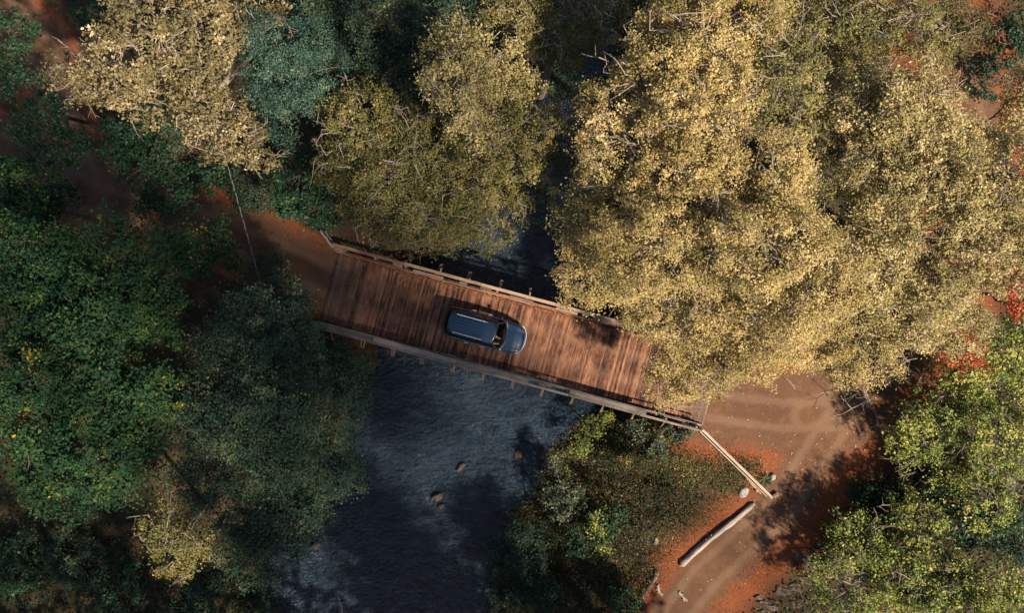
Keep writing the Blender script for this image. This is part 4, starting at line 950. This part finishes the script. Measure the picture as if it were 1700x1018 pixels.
def ledge(lb, u, v, a_, b_, seed):
    g = np.random.default_rng(seed); e = MB(); x_, y_ = G_(u, v); z0 = TZ(x_, y_)
    for k in range(6):
        px_, py_ = g.uniform(-a_, a_)*.8, g.uniform(-b_, b_)*.8; hx, hy = g.uniform(.35,.8)*a_*.8, g.uniform(.2,.5)*b_*.8
        Rm = Matrix.Rotation(g.normal(0,.2), 3, 'Z') @ Matrix.Rotation(g.normal(0,.25), 3, 'X') @ Matrix.Rotation(g.normal(0,.12), 3, 'Y')
        V = []
        m_ = 9
        for lev, sc_ in ((-.35, 1.15), (.02, 1.0), (.10, .72)):
            for j in range(m_): 
                aa = j/m_*2*math.pi; w_ = sc_*(1 + .25*math.sin(j*2.3+k*1.7+seed)); V.append(Rm @ Vector((hx*w_*math.cos(aa), hy*w_*math.sin(aa), lev + .02*math.sin(j*3.1+k))))
        V = [(p_.x+px_, p_.y+py_, p_.z + TZ(x_+px_, y_+py_) - z0) for p_ in V]
        F = [(l*m_+j, l*m_+(j+1)%m_, (l+1)*m_+(j+1)%m_, (l+1)*m_+j) for l in range(2) for j in range(m_)] + [tuple(range(2*m_, 3*m_))]
        e.add(V, F)
    o = e.build('rock_outcrop', M['rockgrey']); o.location = (x_, y_, z0); o.rotation_euler.z = -.35; tag(o, lb, 'rock', 'rock ledges on the orange leaf bank')
for i, (u, v, a_, b_, lb) in enumerate([(1345,950,1.5,.9,'long grey rock ledge beside the bottom right tree'),(1310,985,1.0,.7,'dark grey rock ledge amid orange leaves at the bottom'),(1375,920,.9,.55,'small grey ledge highest on the orange leaf bank'),(1270,1005,.7,.5,'low grey ledge at the bottom edge by the path')]):
    ledge(lb, u, v, a_, b_, 31+i)
# spiky plant by the fence
x_, y_ = G_(1270, 797); pl = empty('agave_plant', (x_, y_, TZ(x_, y_)), 0, 'spiky green rosette plant at the lower end of the wing fence', 'plant')
e = MB(); g = np.random.default_rng(4)
for k in range(42):
    a_ = g.uniform(0, 6.28); L_ = g.uniform(.45, .8); el = g.uniform(.15, 1.2); dx = np.array([math.cos(a_)*math.cos(el), math.sin(a_)*math.cos(el), math.sin(el)]); sd_ = np.array([-math.sin(a_), math.cos(a_), 0])*.035
    p1 = dx*L_*.55; p2 = dx*L_ - np.array([0,0,.08])
    e.add([(0,0,.02), p1 - sd_, p2, p1 + sd_], [(0,1,2,3)], float(np.clip(g.normal(.6,.2),0,1)))
M['agave'] = leaf_mat('spiky_leaf', [(0, (.05,.075,.04)), (1, (.20,.25,.14))])
e.build('leaves', M['agave'], pl)
# overhead cable: dark strand twisted with a paler one that stands for its gleam
A = PX(300, 10, 6.0); B_ = PX(585, 1090, 6.0); n = 700
q = np.linspace(0, 1, n); P_ = A[None]*(1-q)[:, None] + B_[None]*q[:, None]; P_[:, 2] -= 1.2*(1 - (2*q-1)**2)
Dr = unit((B_-A)[None])[0]; Nx = np.array([-Dr[1], Dr[0], 0]); ang = q*np.linalg.norm(B_-A)/.75*2*np.pi/1.0
M['cablegleam'] = simple('cable_gleam', (.13,.135,.145), .5); M['cableb'] = simple('black_cable_sheath', (.02,.02,.022), .5)
cb = empty('overhead_cable', A, 0, 'thin twisted black cable, its gleam set as a pale strand, strung across the left trees', 'cable')
for nm, mt, ph in (('gleam_strand', 'cablegleam', 0), ('dark_strand', 'cableb', math.pi)):
    e = MB(); e.tube(P_ - A + .016*(np.cos(ang+ph)[:, None]*Nx + np.sin(ang+ph)[:, None]*np.array([0,0,1])), .015 if ph == 0 else .02, 5); e.build(nm, M[mt], cb)
# pale dead branches at the left side of the lime tree
def deadbranch(label, u, v, z, seed, size):
    g = np.random.default_rng(seed); x_, y_ = tuple(PX(u, v, z)[:2]); gz = TZ(x_, y_)
    r_ = empty('dead_sapling', (x_, y_, gz), 0, label, 'dead tree', 'leafless pale saplings'); e = MB()
    def grow(p, d_, L_, rad, dep):
        q_ = p + d_*L_; e.tube([p, (p+q_)/2 + g.normal(0, .05*L_, 3), q_], [rad, rad*.8, rad*.6], 5, cap=False)
        if dep:
            for _ in range(3): grow(q_ if g.random() < .6 else (p+q_)/2, unit(d_ + g.normal(0, .6, 3)), L_*g.uniform(.55,.85), rad*.6, dep-1)
    grow(np.array([0,0,-.2]), unit(np.array([g.normal(0,.3), g.normal(0,.3), 1.])), (z-gz)*.6, .07*size, 0)
    for k in range(4): grow(np.array([0,0,(z-gz)*(.25+.1*k)]), unit(g.normal(0,1,3)*[1,1,.3]+[0,0,.3]), 1.0*size, .035*size, 3)
    e.build('trunk', M['bark'], r_)
deadbranch('bare pale sapling at the right edge of the dirt clearing', 1465, 675, 3.5, 1, 1.0)
deadbranch('bare pale sapling where the track disappears under the golden crowns', 1490, 605, 4.5, 2, .9)
deadbranch('bare pale sapling between the track and the orange red bush', 1560, 600, 5.5, 3, .9)
print('FACES', sum(len(o.data.polygons) for o in bpy.data.objects if o.type == 'MESH'))
# stones lining the water's edge
st = MB(); g = np.random.default_rng(21); k = 0
while k < 420:
    v = g.uniform(380, 1050); yy = (509-v)/K*fz; side = g.random() < .35
    xx = (np.interp(yy, RY[::-1], RL[::-1]) - abs(g.normal(0, .5)) + .3) if side else (np.interp(yy, RY[::-1], RR[::-1]) + g.normal(0, .9) - .2)
    z_ = max(TZ(xx, yy), WZ - .12); r_ = g.uniform(.06, .22); k += 1
    st.rock((xx, yy, z_), (r_*1.3, r_, r_*.7), int(g.integers(1e6)), sub=5)
tag(st.build('shore_stones', M['rockbrown'], smooth=True), 'wet brown stones lining the edge of the river', 'stones', kind='stuff')

n = 5200; g = np.random.default_rng(31); sa_ = np.where(g.random(n) < .5, S0 + np.abs(g.normal(0, .7, n)), S1 - np.abs(g.normal(0, .55, n))); q = g.uniform(-2.1, 2.1, n)
C_ = np.stack([BC[0] + sa_*bx[0] + q*by[0], BC[1] + sa_*bx[1] + q*by[1], g.uniform(.010, .02, n)], 1)
M['grit'] = leaf_mat('grit', [(0, (.05,.03,.02)), (1, (.20,.12,.075))], .0)
tag(leaf_mesh('track_dirt', C_, unit(g.normal(0, .1, C_.shape) + [0,0,1]), g.uniform(.03, .09, n), g.uniform(.2, .9, n), M['grit'], g=g, ratio=.9), 'brown soil dragged onto the boards at both ends of the bridge', 'soil', kind='stuff')
